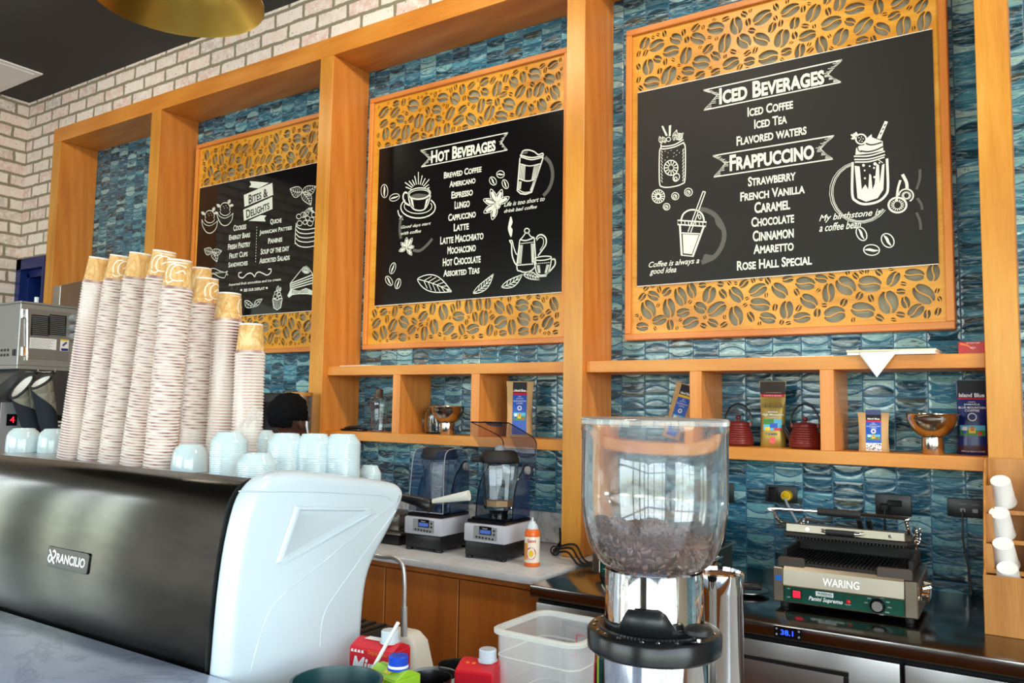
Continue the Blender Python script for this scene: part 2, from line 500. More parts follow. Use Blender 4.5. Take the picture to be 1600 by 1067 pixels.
# ---------------------------------------------------------------- the setting
XL, ZC_, YB, XR = -7.226, 4.15, -8.4, 3.4      # left brick wall, ceiling, shop front behind the camera, shop front on the right
FY = -.315                                      # front of the wooden wall frame
b = MB(); b.box((-6.78, 0, 0), (XR, .12, 3.85)); struct('wall_back', b, M_TILE)
b = MB(); b.box((XL-.12, FY+.006, 3.83), (XR, .12, ZC_+.1)); b.box((XL-.12, FY+.006, 2.775), (-6.77, .12, 3.83)); struct('wall_upper', b, M_BRX)
b = MB()
for q in (((XL-.12, -4.35, 0), (XL, FY+.006, ZC_+.1)), ((XL-.12, YB, 0), (XL, -6.15, ZC_+.1)), ((XL-.12, -6.15, 0), (XL, -4.35, .45)), ((XL-.12, -6.15, 2.75), (XL, -4.35, ZC_+.1))): b.box(*q)
struct('wall_left', b, M_BRY)
b = MB(); b.box((XL-.12, YB-.2, ZC_), (XR+.2, .12, ZC_+.12)); struct('ceiling', b, M_CEIL)
b = MB(); b.box((XL-.2, YB-6, -.1), (XR+6, .12, 0)); struct('floor', b, M_FLOOR)
# blue door in the strip of wall left of the frame
b = MB()
b.box((XL, FY-.01, 0), (XL+.075, .0, 2.775)); b.box((XL, FY-.01, 2.685), (-6.772, .0, 2.775)); b.box((-6.80, FY-.01, 0), (-6.772, .0, 2.685))
b.box((XL+.075, FY+.05, 0), (XL+.105, .0, 2.655)); b.box((XL+.075, FY+.05, 2.625), (-6.80, .0, 2.685))
b.mi = 1; b.box((XL+.105, FY+.19, 0), (-6.90, FY+.24, 2.625))
b.mi = 2; b.box((-6.90, FY+.21, 0.1), (-6.80, FY+.23, 2.40))
d_ = struct('door_1', b, [M_BLUE, mat('blue_door_leaf', srgb(8, 26, 84), .3), mat('door_glass', srgb(150, 165, 180), .15)])
# shop fronts behind the camera and to the right: piers, mullions and transoms
M_MULL = mat('dark_mullion', srgb(40, 40, 42), .4)
b = MB()
xs = [XL, -5.3, -3.4, -1.5, .4, 2.0, XR]
for x in xs: b.box((x-.05, YB-.05, 0), (x+.05, YB+.07, 3.5))
b.box((XL, YB-.05, 3.35), (XR, YB+.07, ZC_)); b.box((XL, YB-.05, 2.35), (XR, YB+.07, 2.43)); b.box((XL, YB-.05, 0), (XR, YB+.07, .25))
struct('window_1', b, M_MULL)
b = MB()
for y in (-8.4, -7.2, -6.0, -4.8, -2.8): b.box((XR-.07, y-.06, 0), (XR+.05, y+.06, 3.5))
b.box((XR-.07, YB, 3.35), (XR+.05, -2.8, ZC_)); b.box((XR-.07, YB, 2.35), (XR+.05, -2.8, 2.43)); b.box((XR-.07, YB, 0), (XR+.05, -2.8, .25))
struct('window_2', b, M_MULL)
b = MB(); b.box((XR, -2.8, 0), (XR+.12, .12, ZC_+.1)); struct('wall_right', b, mat('warm_plaster', srgb(205, 190, 170), .8))
b = MB()
for y, w in ((-6.15, .03), (-5.72, .05), (-5.25, .17), (-4.72, .05), (-4.35, .03)): b.box((XL-.10, y-w, .45), (XL-.02, y+w, 2.75))
for z in (.45, 2.75): b.box((XL-.08, -6.15, z-.03), (XL-.02, -4.35, z+.03))
struct('window_3', b, M_MULL)
b = MB(); b.box((-1.6, -7.4, 0), (-.15, -7.0, ZC_)); struct('trim_1', b, mat('dark_pier', srgb(60, 56, 52), .6))

# portals for the daylight coming through the shop fronts
for nm, loc, rot, sx, sy in (('daylight_front', ((XL+XR)/2, YB-.1, 1.85), (PI/2, 0, 0), XR-XL, 3.2), ('daylight_side', (XR+.1, (YB-2.8)/2, 1.85), (PI/2, 0, PI/2), 5.6, 3.2), ('daylight_left', (XL-.15, -5.25, 1.6), (PI/2, 0, -PI/2), 1.8, 2.3)):
    o = area_light(nm, loc, rot, sx, sy, 1)
    o.data.cycles.is_portal = True

# ---------------------------------------------------------------- wooden wall frame with its posts and header
P0, P1, P2, P3, P4 = (-6.77, -6.651), (-5.392, -5.275), (-3.636, -3.525), (-1.901, -1.799), (-.162, -.056)
BB, BT = 3.712, 3.83
fr = thing('wall_frame', 'orange maple wall frame of tall posts and header boxing the blue tiled bays', 'frame', (-3.4, 0, 0))
def local(mb, o): bmesh.ops.translate(mb.bm, verts=list(mb.bm.verts), vec=-Vector(o.location)); return mb
for (a, c), z0 in ((P0, 0), (P1, 0), (P2, .907), (P3, .907), (P4, .902)):
    b = MB(); b.box((a, FY, z0), (c, -.001, BB), .002, 1); o_ = obj('post', local(b, fr), [W_V, W_VF], fr)
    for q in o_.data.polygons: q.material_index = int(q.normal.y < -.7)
b = MB(); b.box((P0[0], FY, BB), (P4[1], -.001, BT), .002, 1); obj('header', local(b, fr), W_H, fr)

SH = -.275
S1B, S1T, S2B, S2T = 1.766, 1.82, 1.392, 1.443
def cubby(name, label, x0, x1, divs):
    t = thing(name, label, 'shelf', ((x0+x1)/2, 0, S2B))
    for z0, z1 in ((S1B, S1T), (S2B, S2T)):
        b = MB(); b.box((x0, SH, z0), (x1, -.001, z1), .002, 1); obj('shelf_board', local(b, t), W_H, t)
    for a, c in divs:
        b = MB(); b.box((a, SH, S2T), (c, -.001, S1B), .0015, 1); obj('divider', local(b, t), W_V, t)
    return t
cubby('cubby_shelf', 'maple cubby shelf behind the two blenders, holding shaker, footed bowl and coffee bag', P2[1]+.001, P3[0]-.001, ((-3.009, -2.957), (-2.471, -2.419)))
cubby('cubby_shelf', 'maple cubby shelf above the panini grill, holding teapots and coffee bags', P3[1]+.001, P4[0]-.001, ((-1.286, -1.231), (-.740, -.686)))

# ceiling panel at the far left and the brass pendant shade
p = atz(4, 116, ZC_)
b = MB(); b.box((-.45, -.30, -.012), (.30, .16, 0), .004); b.box((-.40, -.26, -.016), (.25, .12, -.011), .003)
o = obj('ceiling_vent', b, M_WHITECARD, None, 0, (p.x, p.y, ZC_)); tag(o, 'flat white vent panel in the dark ceiling by the brick corner', 'vent')

# ---------------------------------------------------------------- menu boards
M_CHALKGREY = mat('grey_smudge_print', srgb(92, 90, 88), .6)
M_CHALKDARK = mat('dark_banner_print', srgb(24, 24, 26), .6)
M_P1 = mat('glossy_black_poster', srgb(16, 15, 15), .06)
M_P2 = mat('satin_black_poster', srgb(13, 12, 13), .2, spec=.3)
M_P3 = mat('matt_black_poster', srgb(26, 24, 23), .5, spec=.35)
n_ = NT(M_P3); n_.bump(n_.noise(n_.map(n_.coords(), (6, 1, 1.6)), 2.2, 2), .25, .01)
LY = -.0582

class Draw:
    "chalk drawing on one poster; coordinates are read in a magnified view of the poster"
    def __init__(s, origin, y=LY): s.o = Vector(origin); s.w = MB(); s.g = MB(); s.k = MB(); s.y = y; s.ws = []; s.ts = []
    def view(s, x0, y0, sc):
        if len(s.w.bm.faces): s.ws.append(s.w); s.w = MB()
        s.v = (x0, y0, sc); return s
    def F(s, p, dy=0.0):
        x0, y0, sc = s.v
        q = at(x0+p[0]/sc, y0+p[1]/sc, s.y); q.y += dy
        return q-s.o
    def st(s, pts, w=.0045, closed=False, k=5, mb=None, dy=0.0, straight=False):
        mb = mb or s.w
        P = [Vector((p[0], p[1])) for p in pts]
        P = P if straight or len(P) < 3 else spline(P, k, closed)
        W = [s.F(p, dy) for p in P]
        ribbon(mb, [(q.x, q.z) for q in W], w, lambda a: Vector((a[0], W[0].y, a[1])), closed)
    def ell(s, c, rx, ry, rot=0, w=.0045, a0=0, a1=360, mb=None, dy=0.0):
        n = max(8, int(abs(a1-a0)/15)); cl = abs(a1-a0) >= 360
        rot = math.radians(rot); P = []
        for i in range(n if cl else n+1):
            a = math.radians(a0+(a1-a0)*i/n); x, y = rx*math.cos(a), ry*math.sin(a)
            P.append((c[0]+x*math.cos(rot)-y*math.sin(rot), c[1]+x*math.sin(rot)+y*math.cos(rot)))
        s.st(P, w, cl, mb=mb, dy=dy, straight=True)
    def fill(s, pts, mb=None, dy=.0002, sm=False):
        mb = mb or s.w
        P = [Vector((p[0], p[1])) for p in pts]
        if sm: P = spline(P, 5, True)
        W = [s.F(p, dy) for p in P]
        tri = geometry.tessellate_polygon([[Vector((q.x, q.z, 0)) for q in W]])
        V = [mb.bm.verts.new(q) for q in W]
        for t in tri:
            try: mb.bm.faces.new([V[i] for i in t])
            except ValueError: pass
    def disc(s, c, r, mb=None, dy=.0001):
        s.fill([(c[0]+r*math.cos(k*PI/5), c[1]+r*math.sin(k*PI/5)) for k in range(10)], mb, dy)
    def bean(s, c, rx, ry, rot, w=.0042):
        s.ell(c, rx, ry, rot, w)
        r = math.radians(rot)
        def T(x, y): return (c[0]+x*math.cos(r)-y*math.sin(r), c[1]+x*math.sin(r)+y*math.cos(r))
        s.fill([T(-.9*rx, .05*ry), T(-.3*rx, -.28*ry), T(.3*rx, -.12*ry), T(.9*rx, .0), T(.3*rx, .30*ry), T(-.3*rx, .2*ry)], sm=True)
    def leaf(s, a, b, wd, bend=0.0, nv=5, w=.0042):
        a, b = Vector(a), Vector(b); d = b-a; nn = Vector((-d.y, d.x)).normalized()
        def mid(t): return a+d*t+nn*(bend*math.sin(PI*t))
        def wdt(t): return wd*math.sin(PI*t**.8)
        T = [i/10 for i in range(11)]
        s.st([mid(t)+nn*wdt(t) for t in T]+[mid(t)-nn*wdt(t) for t in T[-2:0:-1]], w, True, 3)
        s.st([mid(t) for t in T], w*.9, k=3)
        for i in range(nv):
            t = .18+.62*i/max(nv-1, 1)
            for sg in (1, -1): s.st([mid(t), mid(min(t+.16, 1))+nn*sg*wdt(min(t+.12, 1))*.82], w*.7)
    def petal(s, c, tip, wd, w=.0038):
        c, tip = Vector(c), Vector(tip); d = tip-c; nn = Vector((-d.y, d.x)).normalized()
        P = [c+d*t+nn*wd*sg*math.sin(PI*t**1.1) for sg, ts in ((1, (.05, .25, .5, .75, 1)), (-1, (.75, .5, .25))) for t in ts]
        s.st(P, w, True, 3)
        s.fill([c+d*t+nn*wd*.55*sg*math.sin(PI*t**1.1) for sg, ts in ((1, (.15, .4, .6, .8)), (-1, (.8, .6, .4)))for t in ts], sm=True)
    def text(s, string, lb, rt, caps=True, bold=.0, shear=0.0, mb=None, dy=0.0, sc=.8):
        A, B = s.F(lb, dy), s.F(rt, dy)
        if mb is None: mb = MB(); s.ts.append((mb, bold >= .035))
        if caps and sc < .9: B.z = A.z+(B.z-A.z)*1.20
        put_text(mb, string, lambda a, b: Vector((A.x+(B.x-A.x)*a, A.y, A.z+(B.z-A.z)*b)), caps, bold, shear, sc)
    def qtext(s, string, lb, rb, rt, lt, caps=False, bold=0.0, shear=0.0, mb=None, dy=0.0, sc=.8):
        Q = [s.F(p, dy) for p in (lb, rb, rt, lt)]; mb = mb or s.w
        put_text(mb, string, lambda a, b: (Q[0]*(1-a)+Q[1]*a)*(1-b)+(Q[3]*(1-a)+Q[2]*a)*b, caps, bold, shear, sc)
    def banner(s, pts, w=.006):
        s.st(pts, w, True, straight=True)
        n = 9
        for (t, m, bt) in ((pts[0], pts[5], pts[4]), (pts[1], pts[2], pts[3])):
            t, m, bt = Vector(t), Vector(m), Vector(bt)
            sg = 1 if t is pts[0] else 1
            for i in range(n):
                f = i/n
                for e0, e1 in ((t, m), (m, bt)):
                    q = e0+(e1-e0)*f
                    ln = (m.x-t.x)*.45
                    s.st([q, q+Vector((ln*(.5+.5*((i*7) % 3)/2), -ln*.12))], .0025)

def bean_holes(x0, x1, z0, z1, rng, sizes):
    "non-touching coffee bean outlines filling a rectangle"
    B = []
    def try_fit(a):
        x = rng.uniform(x0+a*.75, x1-a*.75); z = rng.uniform(z0+a*.7, z1-a*.7); b_ = a*rng.uniform(.60, .78); th = rng.uniform(0, PI)
        if z+a*abs(math.sin(th))+b_*abs(math.cos(th)) > z1+.004 or z-a*abs(math.sin(th))-b_*abs(math.cos(th)) < z0-.004: return
        if x+a*abs(math.cos(th))+b_*abs(math.sin(th)) > x1 or x-a*abs(math.cos(th))-b_*abs(math.sin(th)) < x0: return
        for (X, Z, A, Bb, T) in B:
            dx, dz = X-x, Z-z; D = math.hypot(dx, dz)
            if D > a+A+.01: continue
            an = math.atan2(dz, dx)
            r1 = a*b_/math.hypot(b_*math.cos(an-th), a*math.sin(an-th))
            r2 = A*Bb/math.hypot(Bb*math.cos(an-T), A*math.sin(an-T))
            if D < (r1+r2)*.99+.005: return
        B.append((x, z, a, b_, th))
    for a, n in sizes:
        for _ in range(n): try_fit(a*rng.uniform(.9, 1.1))
    return B

def lattice(name, parent, x0, x1, z0, z1, bands, rng, y0, th):
    cu = bpy.data.curves.new(name, 'CURVE'); cu.dimensions = '2D'; cu.fill_mode = 'BOTH'; cu.extrude = th/2
    def poly(pts):
        sp = cu.splines.new('POLY'); sp.points.add(len(pts)-1); sp.use_cyclic_u = True
        for p, q in zip(sp.points, pts): p.co = (q[0], q[1], 0, 1)
    poly([(x0, z0), (x1, z0), (x1, z1), (x0, z1)])
    for bz0, bz1 in bands:
        for x, z, a, b_, t in bean_holes(x0+.012, x1-.012, bz0, bz1, rng, ((.046, 260), (.037, 900), (.028, 1800), (.019, 2200), (.012, 1500))):
            g = max(.0022, a*.055); N = 9
            sl = lambda u: math.sin(u*PI/a)*b_*.20
            for sg in (1, -1):
                pts = []
                for i in range(N+1):
                    u = a*.94*math.cos(PI*i/N); w = b_*math.sqrt(max(0, 1-(u/a)**2))*sg
                    pts.append((u, w))
                lo = [(a*.90*math.cos(PI*i/N), sl(a*.9*math.cos(PI*i/N))+sg*g) for i in range(N, -1, -1)]
                lo = [(u, w) for u, w in lo if abs(w) < b_*math.sqrt(max(0, 1-(u/a)**2))*.97 or sg*w < 0]
                if sg < 0: pass
                full = pts+lo
                c, s_ = math.cos(t), math.sin(t)
                poly([(x+u*c-w*s_, z+u*s_+w*c) for u, w in full])
    o = bpy.data.objects.new(name, cu); COL.objects.link(o)
    bpy.context.view_layer.update()
    me = bpy.data.meshes.new_from_object(o.evaluated_get(bpy.context.evaluated_depsgraph_get()))
    bpy.data.objects.remove(o); bpy.data.curves.remove(cu)
    for v in me.vertices: v.co = Vector((v.co.x, y0+v.co.z, v.co.y))
    me.name = name
    me.materials.clear(); me.materials.append(W_LAT)
    bm = bmesh.new(); bm.from_mesh(me); bmesh.ops.recalc_face_normals(bm, faces=list(bm.faces)); bm.to_mesh(me); bm.free()
    ob = bpy.data.objects.new(name, me); COL.objects.link(ob); ob.parent = parent
    return ob

BZ0, BZ1 = 1.932, 3.506
def board(label, x0, x1, px0, px1, pm, seed):
    cx = (x0+x1)/2
    t = thing('menu_board', label, 'menu board', (cx, 0, BZ0))
    H = BZ1-BZ0; hw = (x1-x0)/2; fw = .031
    for nm, a, c in (('frame_rail', (-hw, -.068, 0), (hw, -.001, fw)), ('frame_rail', (-hw, -.068, H-fw), (hw, -.001, H))):
        b = MB(); b.box(a, c, .003, 1); obj(nm, b, W_FRM, t)
    for sx in (-1, 1):
        b = MB(); xa, xb = sorted((sx*hw, sx*(hw-fw)))
        b.box((xa, -.068, fw), (xb, -.001, H-fw), .003, 1); obj('frame_stile', b, W_V, t)
    b = MB(); b.box((-hw+fw, -.030, fw), (hw-fw, -.020, H-fw)); obj('backing_panel', b, M_BEANBACK, t)
    lattice('bean_lattice', t, -hw+fw, hw-fw, fw, H-fw, ((.040, .268), (1.236, H-fw-.010)), random.Random(seed), -.045, .009)
    b = MB(); b.box((px0-cx, -.0575, 2.198-BZ0), (px1-cx, -.0498, 3.172-BZ0))
    p = obj('poster', b, pm, t)
    p['label'] = 'black poster with white chalk style lettering'
    e = MB()
    for z0, z1 in ((3.172, 3.175), (2.195, 2.198)): e.box((px0-cx, -.0577, z0-BZ0), (px1-cx, -.0498, z1-BZ0))
    obj('poster_edge', e, M_WHITECARD, p)
    return t, p
def finish(d, p):
    for q in d.ws+[d.w]:
        if len(q.bm.faces): obj('chalk_drawing', q, M_CHALK, p, 0)
    for q, hd in d.ts: obj('heading' if hd else 'menu_line', q, M_CHALK, p, 0)
    if len(d.g.bm.faces): obj('grey_stain', d.g, M_CHALKGREY, p, 0)
    if len(d.k.bm.faces): obj('dark_lettering', d.k, M_CHALKDARK, p, 0)

# ---- right board: iced beverages
t, p = board('big menu board headed ICED BEVERAGES and FRAPPUCCINO, cut-out coffee beans above and below', -1.698, -.271, -1.637, -.324, M_P3, 5)
d = Draw(t.location)
d.view(1080, 80, 5.08)
d.banner([(95, 310), (1200, 68), (1085, 185), (1190, 245), (100, 468), (205, 350)])
d.text('Iced Beverages', (222, 425), (1055, 145), bold=.035)
d.text('Iced Coffee', (447, 522), (808, 390), bold=.028); d.text('Iced Tea', (500, 618), (760, 510), bold=.028)
d.text('Flavored waters', (360, 752), (915, 595), bold=.028)
d.banner([(170, 830), (1135, 670), (1025, 775), (1125, 855), (178, 998), (270, 890)])
d.text('Frappuccino', (305, 955), (975, 740), bold=.035)
d.view(960, 0, 1.906)
for s_, a, c in (('Strawberry', (398, 556), (540, 512)), ('French Vanilla', (375, 600), (567, 552)), ('Caramel', (417, 636), (523, 595)), ('Chocolate', (408, 677), (535, 638)), ('Cinnamon', (412, 720), (534, 680)), ('Amaretto', (414, 757), (534, 722)), ('Rose Hall Special', (365, 806), (588, 763))):
    d.text(s_, a, c, bold=.028)
d.view(1000, 190, 4.267)
# jar with straws
d.st([(140, 170), (130, 210), (130, 400), (150, 435), (215, 435), (280, 415), (300, 380), (302, 180), (292, 145)], .006)
d.st([(138, 150), (150, 165), (225, 155), (290, 120)], .006); d.st([(138, 165), (150, 182), (225, 170), (295, 138)], .006)
d.fill([(143, 32), (153, 26), (185, 92), (172, 96)]); d.fill([(192, 28), (208, 22), (204, 95), (192, 98)])
for q in ((165, 200), (185, 210), (205, 195), (225, 212), (245, 196), (260, 210), (180, 240), (222, 236), (165, 260), (240, 225)): d.st([q, (q[0]+5, q[1]-6)], .0025)
d.leaf((145, 145), (130, 98), 12, 0, 2, .003); d.leaf((170, 140), (150, 100), 12, 0, 2, .003)
d.leaf((225, 125), (245, 55), 16, 0, 3, .003); d.leaf((240, 120), (290, 75), 14, 0, 3, .003)
d.ell((190, 118), 14, 14, w=.004); d.ell((232, 105), 16, 15, w=.004); d.ell((262, 100), 20, 22, w=.005)
for k in range(8): d.st([(262, 100), (262+17*math.cos(k*.785), 100+19*math.sin(k*.785))], .003)
d.ell((207, 308), 46, 50, w=.005)
for k in range(12): d.st([(207+14*math.cos(k*.5236), 308+16*math.sin(k*.5236)), (207+42*math.cos(k*.5236), 308+46*math.sin(k*.5236))], .0045)
d.ell((242, 372), 20, 27, 25, .0045); d.ell((238, 380), 9, 11, 0, .004)
for y in range(190, 400, 22): d.st([(141, y), (150, y+18)], .0028); d.st([(292, y-10), (284, y+10)], .004)
# round slices
d.ell((122, 498), 42, 45, w=.004); d.ell((122, 498), 14, 15, w=.006)
for k in range(14): d.st([(122+17*math.cos(k*.449), 498+18*math.sin(k*.449)), (122+40*math.cos(k*.449), 498+43*math.sin(k*.449))], .0045)
for c_, r_ in (((235, 497), 24), ((323, 470), 26), ((177, 567), 22)): d.ell(c_, r_, r_, w=.004); d.ell((c_[0]-2, c_[1]+2), r_*.5, r_*.5, w=.004); d.disc(c_, r_*.2)
# cup with dome lid and straw
d.st([(272, 660), (290, 615), (330, 590), (380, 592), (415, 620), (428, 662)], .008)
d.st([(250, 658), (443, 670), (438, 698), (252, 686)], .007, True, straight=True)
for k in range(7): d.st([(275+k*24, 662+k*1.5), (276+k*24, 685+k*1.5)], .004)
d.st([(266, 690), (278, 890), (352, 898), (425, 700)], .010, straight=True)
d.st([(278, 742), (408, 748)], .006)
d.fill([(284, 750), (392, 756), (345, 884), (290, 878)])
d.st([(420, 465), (320, 735)], .005); d.st([(436, 470), (338, 738)], .005); d.st([(418, 465), (437, 470)], .005)
d.ell((397, 635), 8, 15, -20, .004)
d.st([(390, 585), (440, 590), (500, 625), (545, 690), (562, 760), (540, 840), (490, 905), (410, 940)], .022, mb=d.g, dy=.0001)
d.fill([(500, 640), (540, 680), (560, 735), (510, 690)], d.g, .0002, True); d.fill([(430, 885), (480, 890), (520, 870), (490, 915), (420, 945)], d.g, .0002, True)
d.text('Coffee is always a', (58, 985), (395, 905), False, .012, .35); d.text('good idea', (65, 1030), (242, 965), False, .012, .35)
# jar with cream, cherries and beans
d.view(1270, 170, 4.444)
d.st([(276, 370), (274, 590), (300, 640), (360, 662), (450, 645), (505, 600), (522, 540), (515, 345)], .010)
for a in ((285, 330, 500, 295), (288, 352, 502, 318), (292, 370, 498, 335)): d.st([(a[0], a[1]), ((a[0]+a[2])/2, a[1]-4), (a[2], a[3])], .006)
d.fill([(296, 320), (300, 275), (320, 258), (360, 250), (350, 235), (380, 200), (408, 175), (412, 198), (450, 212), (485, 225), (490, 290), (400, 310)])
d.st([(330, 292), (380, 298), (440, 285), (488, 262)], .006, mb=d.k, dy=-.0004); d.st([(368, 240), (400, 250), (440, 245), (480, 232)], .006, mb=d.k, dy=-.0004); d.st([(310, 262), (318, 290), (340, 300)], .004, mb=d.k, dy=-.0004)
d.fill([(445, 205), (500, 84), (522, 90), (470, 212)])
for q in ((470, 165), (485, 135), (498, 108)): d.fill([(q[0]-6, q[1]+14), (q[0]+2, q[1]), (q[0]+12, q[1]-2), (q[0]+4, q[1]+12)], d.k, -.0004)
d.ell((335, 210), 36, 34, w=.006)
for q in ((320, 200), (338, 195), (350, 208), (325, 222), (342, 225), (333, 210)): d.disc(q, 4)
for e in ((265, 180), (300, 162), (268, 208), (285, 170)): d.petal((305, 196), e, 7, .003)
d.fill([(290, 395), (325, 400), (340, 560), (365, 525), (385, 560), (392, 450), (405, 460), (415, 560), (430, 520), (442, 380), (460, 390), (465, 520), (480, 390), (498, 380), (490, 560), (450, 620), (370, 645), (310, 620)])
for q, r_ in (((352, 392), 10), ((395, 398), 6), ((432, 382), 12), ((360, 428), 6), ((425, 410), 7), ((362, 482), 7), ((428, 474), 8), ((463, 375), 6)): d.disc(q, r_)
for k, (rx, ry, w_) in enumerate(((200, 205, .0032), (214, 214, .0022), (190, 198, .002))): d.ell((330, 580), rx, ry, 0, w_, 35, 255)
d.ell((330, 580), 255, 260, -12, .003, -50, -40)
d.ell((588, 668), 62, 52, 0, .008); d.ell((648, 602), 50, 45, 0, .006, 180, 420)
for c_, r_ in (((588, 668), 46), ((650, 602), 34)):
    for k in range(16): d.st([(c_[0]+r_*.5*math.cos(k*.3927), c_[1]+r_*.5*math.sin(k*.3927)), (c_[0]+r_*math.cos(k*.3927), c_[1]+r_*.85*math.sin(k*.3927))], .004)
d.st([(582, 640), (590, 560), (608, 495)], .009); d.st([(655, 560), (650, 510), (622, 455)], .012)
d.text('My birthstone is', (45, 795), (475, 690), False, .012, .35); d.text('a coffee bean', (45, 855), (335, 770), False, .012, .35)
d.bean((338, 868), 50, 33, 62); d.bean((520, 914), 52, 40, 55); d.bean((408, 980), 55, 37, 3)
for q in ((745, 420, 720, 560), (725, 620, 760, 700), (720, 720, 750, 840)): d.st([(q[0], q[1]), ((q[0]+q[2])/2+9, (q[1]+q[3])/2), (q[2], q[3])], .010, mb=d.g)
finish(d, p)

# ---- middle board: hot beverages
t, p = board('menu board headed HOT BEVERAGES between the two wide posts, coffee pot drawn at right', -3.452, -2.026, -3.368, -2.063, M_P2, 11)
d = Draw(t.location); d.view(560, 80, 2.2235)
d.banner([(215, 345), (520, 283), (497, 317), (518, 343), (218, 402), (245, 372)])
d.text('Hot Beverages', (252, 390), (477, 308), bold=.035)
for s_, a, c in (('Brewed Coffee', (297, 443), (428, 400)), ('Americano', (316, 474), (407, 440)), ('Espresso', (323, 513), (398, 480)), ('Lungo', (334, 549), (387, 518)), ('Cappuccino', (312, 591), (408, 556)), ('Latte', (331, 626), (384, 597)), ('Latte Macchiato', (284, 672), (435, 630)), ('Mochaccino', (309, 706), (408, 672)), ('Hot Chocolate', (293, 748), (425, 710)), ('Assorted Teas', (295, 784), (421, 752))):
    d.text(s_, a, c, bold=.028)
d.view(590, 250, 5.617)
d.ell((366, 295), 98, 50, -5, .007); d.ell((366, 300), 88, 38, -5, .0045)
d.st([(268, 305), (280, 370), (310, 425), (355, 442), (405, 435), (440, 390), (465, 310)], .008)
d.fill([(285, 330), (300, 390), (320, 425), (310, 350)]); d.fill([(450, 330), (425, 400), (408, 430), (425, 350)])
d.fill([(290, 320), (340, 296), (420, 300), (440, 310), (400, 325), (340, 332)], d.g, -.0001, True)
d.st([(262, 290), (240, 285), (225, 310), (228, 350), (255, 385), (295, 400)], .011)
d.ell((355, 415), 152, 95, 0, .008, -42, 222); d.ell((355, 405), 122, 65, 0, .005, -25, 205)
for k in range(11):
    a = math.radians(200+k*14); r0, r1 = 88, (125, 150, 130, 120, 145, 175, 150, 135, 150, 115, 110)[k]
    d.st([(358+r0*1.05*math.cos(a)*.7, 280+r0*math.sin(a)*.75), (358+r1*math.cos(a)*.95, 280+r1*math.sin(a))], .006)
d.bean((60, 272), 58, 30, 88); d.bean((148, 328), 46, 30, -22); d.bean((132, 950), 50, 24, -72); d.bean((100, 1060), 45, 26, 60); d.bean((178, 1085), 45, 24, -75)
d.st([(178, 440), (185, 475), (205, 505)], .008); d.fill([(188, 520), (225, 525), (212, 485)])
d.text('Good days start', (205, 612), (468, 540), False, .015, .35); d.text('with coffee', (205, 660), (382, 606), False, .015, .35)
for e in ((255, 680), (305, 685), (320, 760), (300, 835), (188, 800), (205, 725)): d.petal((255, 770), e, 17)
d.disc((255, 770), 10)
d.st([(215, 500), (200, 540), (195, 620), (205, 690)], .020, mb=d.g, dy=.0001); d.st([(310, 790), (370, 795), (430, 750), (480, 690)], .018, mb=d.g, dy=.0001)
d.view(740, 210, 7.62)
d.st([(555, 265), (690, 300), (832, 268)], .007); d.st([(552, 245), (690, 275), (835, 250)], .007); d.st([(568, 240), (590, 195), (650, 185), (720, 205), (770, 240), (820, 225), (832, 250)], .007)
d.st([(552, 280), (520, 670), (560, 705), (620, 712), (690, 690), (828, 275)], .008, straight=True); d.st([(550, 350), (670, 375), (810, 345)], .006); d.st([(535, 525), (640, 555), (752, 530)], .007); d.st([(525, 650), (600, 690), (690, 680)], .005)
for k in range(7): d.st([(560+k*9, 365+k), (545+k*10, 530+k)], .003); d.st([(790-k*11, 365), (740-k*8, 535)], .003)
for k in range(4): d.st([(545+k*8, 560), (535+k*8, 650)], .003); d.st([(738-k*8, 555), (690-k*6, 670)], .003)
d.fill([(572, 235), (595, 200), (650, 190), (640, 230)], d.g, -.0001)
d.bean((320, 475), 46, 42, 0); d.bean((230, 555), 52, 38, 60); d.bean((377, 592), 56, 34, 68)
for e in ((205, 650), (338, 655), (425, 745), (115, 775), (120, 935), (222, 1015), (300, 880)): d.petal((272, 832), e, 36, .0045)
d.disc((272, 832), 26)
d.text('Life is too short to', (362, 862), (848, 735), False, .015, .35); d.text('drink bad coffee', (362, 935), (755, 835), False, .015, .35)
d.st([(850, 270), (910, 340), (940, 450), (930, 560), (890, 660), (830, 730)], .020, mb=d.g, dy=.0001)
d.view(640, 330, 6.531)
d.st([(1125, 290), (1095, 570), (1130, 610), (1180, 622), (1240, 605), (1280, 560), (1285, 470), (1272, 270)], .007); d.st([(1125, 290), (1190, 298), (1272, 268)], .007)
d.st([(1130, 288), (1160, 255), (1190, 210)], .006); d.st([(1205, 210), (1235, 255), (1270, 268)], .006); d.ell((1197, 200), 25, 25, 0, .006)
for k in range(9): d.disc((1140+k*16, 330-k*2), 6); d.disc((1110+k*18, 550-k*1.5), 8)
d.st([(1015, 300), (1045, 300), (1060, 360), (1085, 430), (1110, 450)], .006); d.st([(1022, 305), (1040, 340), (1045, 440), (1070, 520), (1098, 555)], .008)
for k in range(5): d.st([(1125+k*7, 345), (1105+k*8, 535)], .003); d.st([(1268-k*7, 330), (1268-k*5, 525)], .003)
d.st([(1290, 285), (1310, 250), (1350, 240), (1390, 275), (1390, 340), (1350, 400), (1310, 455)], .008); d.st([(1295, 300), (1330, 265), (1365, 285), (1362, 345), (1330, 400)], .004)
d.ell((1360, 480), 88, 20, -6, .006); d.st([(1270, 490), (1280, 560), (1310, 645), (1400, 640), (1435, 560), (1448, 480)], .007)
for k in range(7): d.disc((1300+k*20, 535-k*2), 6)
for k in range(4): d.st([(1300+k*8, 550), (1315+k*6, 630)], .003); d.st([(1425-k*8, 545), (1395-k*5, 630)], .003)
d.st([(1310, 650), (1310, 668), (1395, 662), (1398, 642)], .005, straight=True)
d.st([(1445, 495), (1480, 490), (1485, 540), (1450, 590), (1405, 635)], .008)
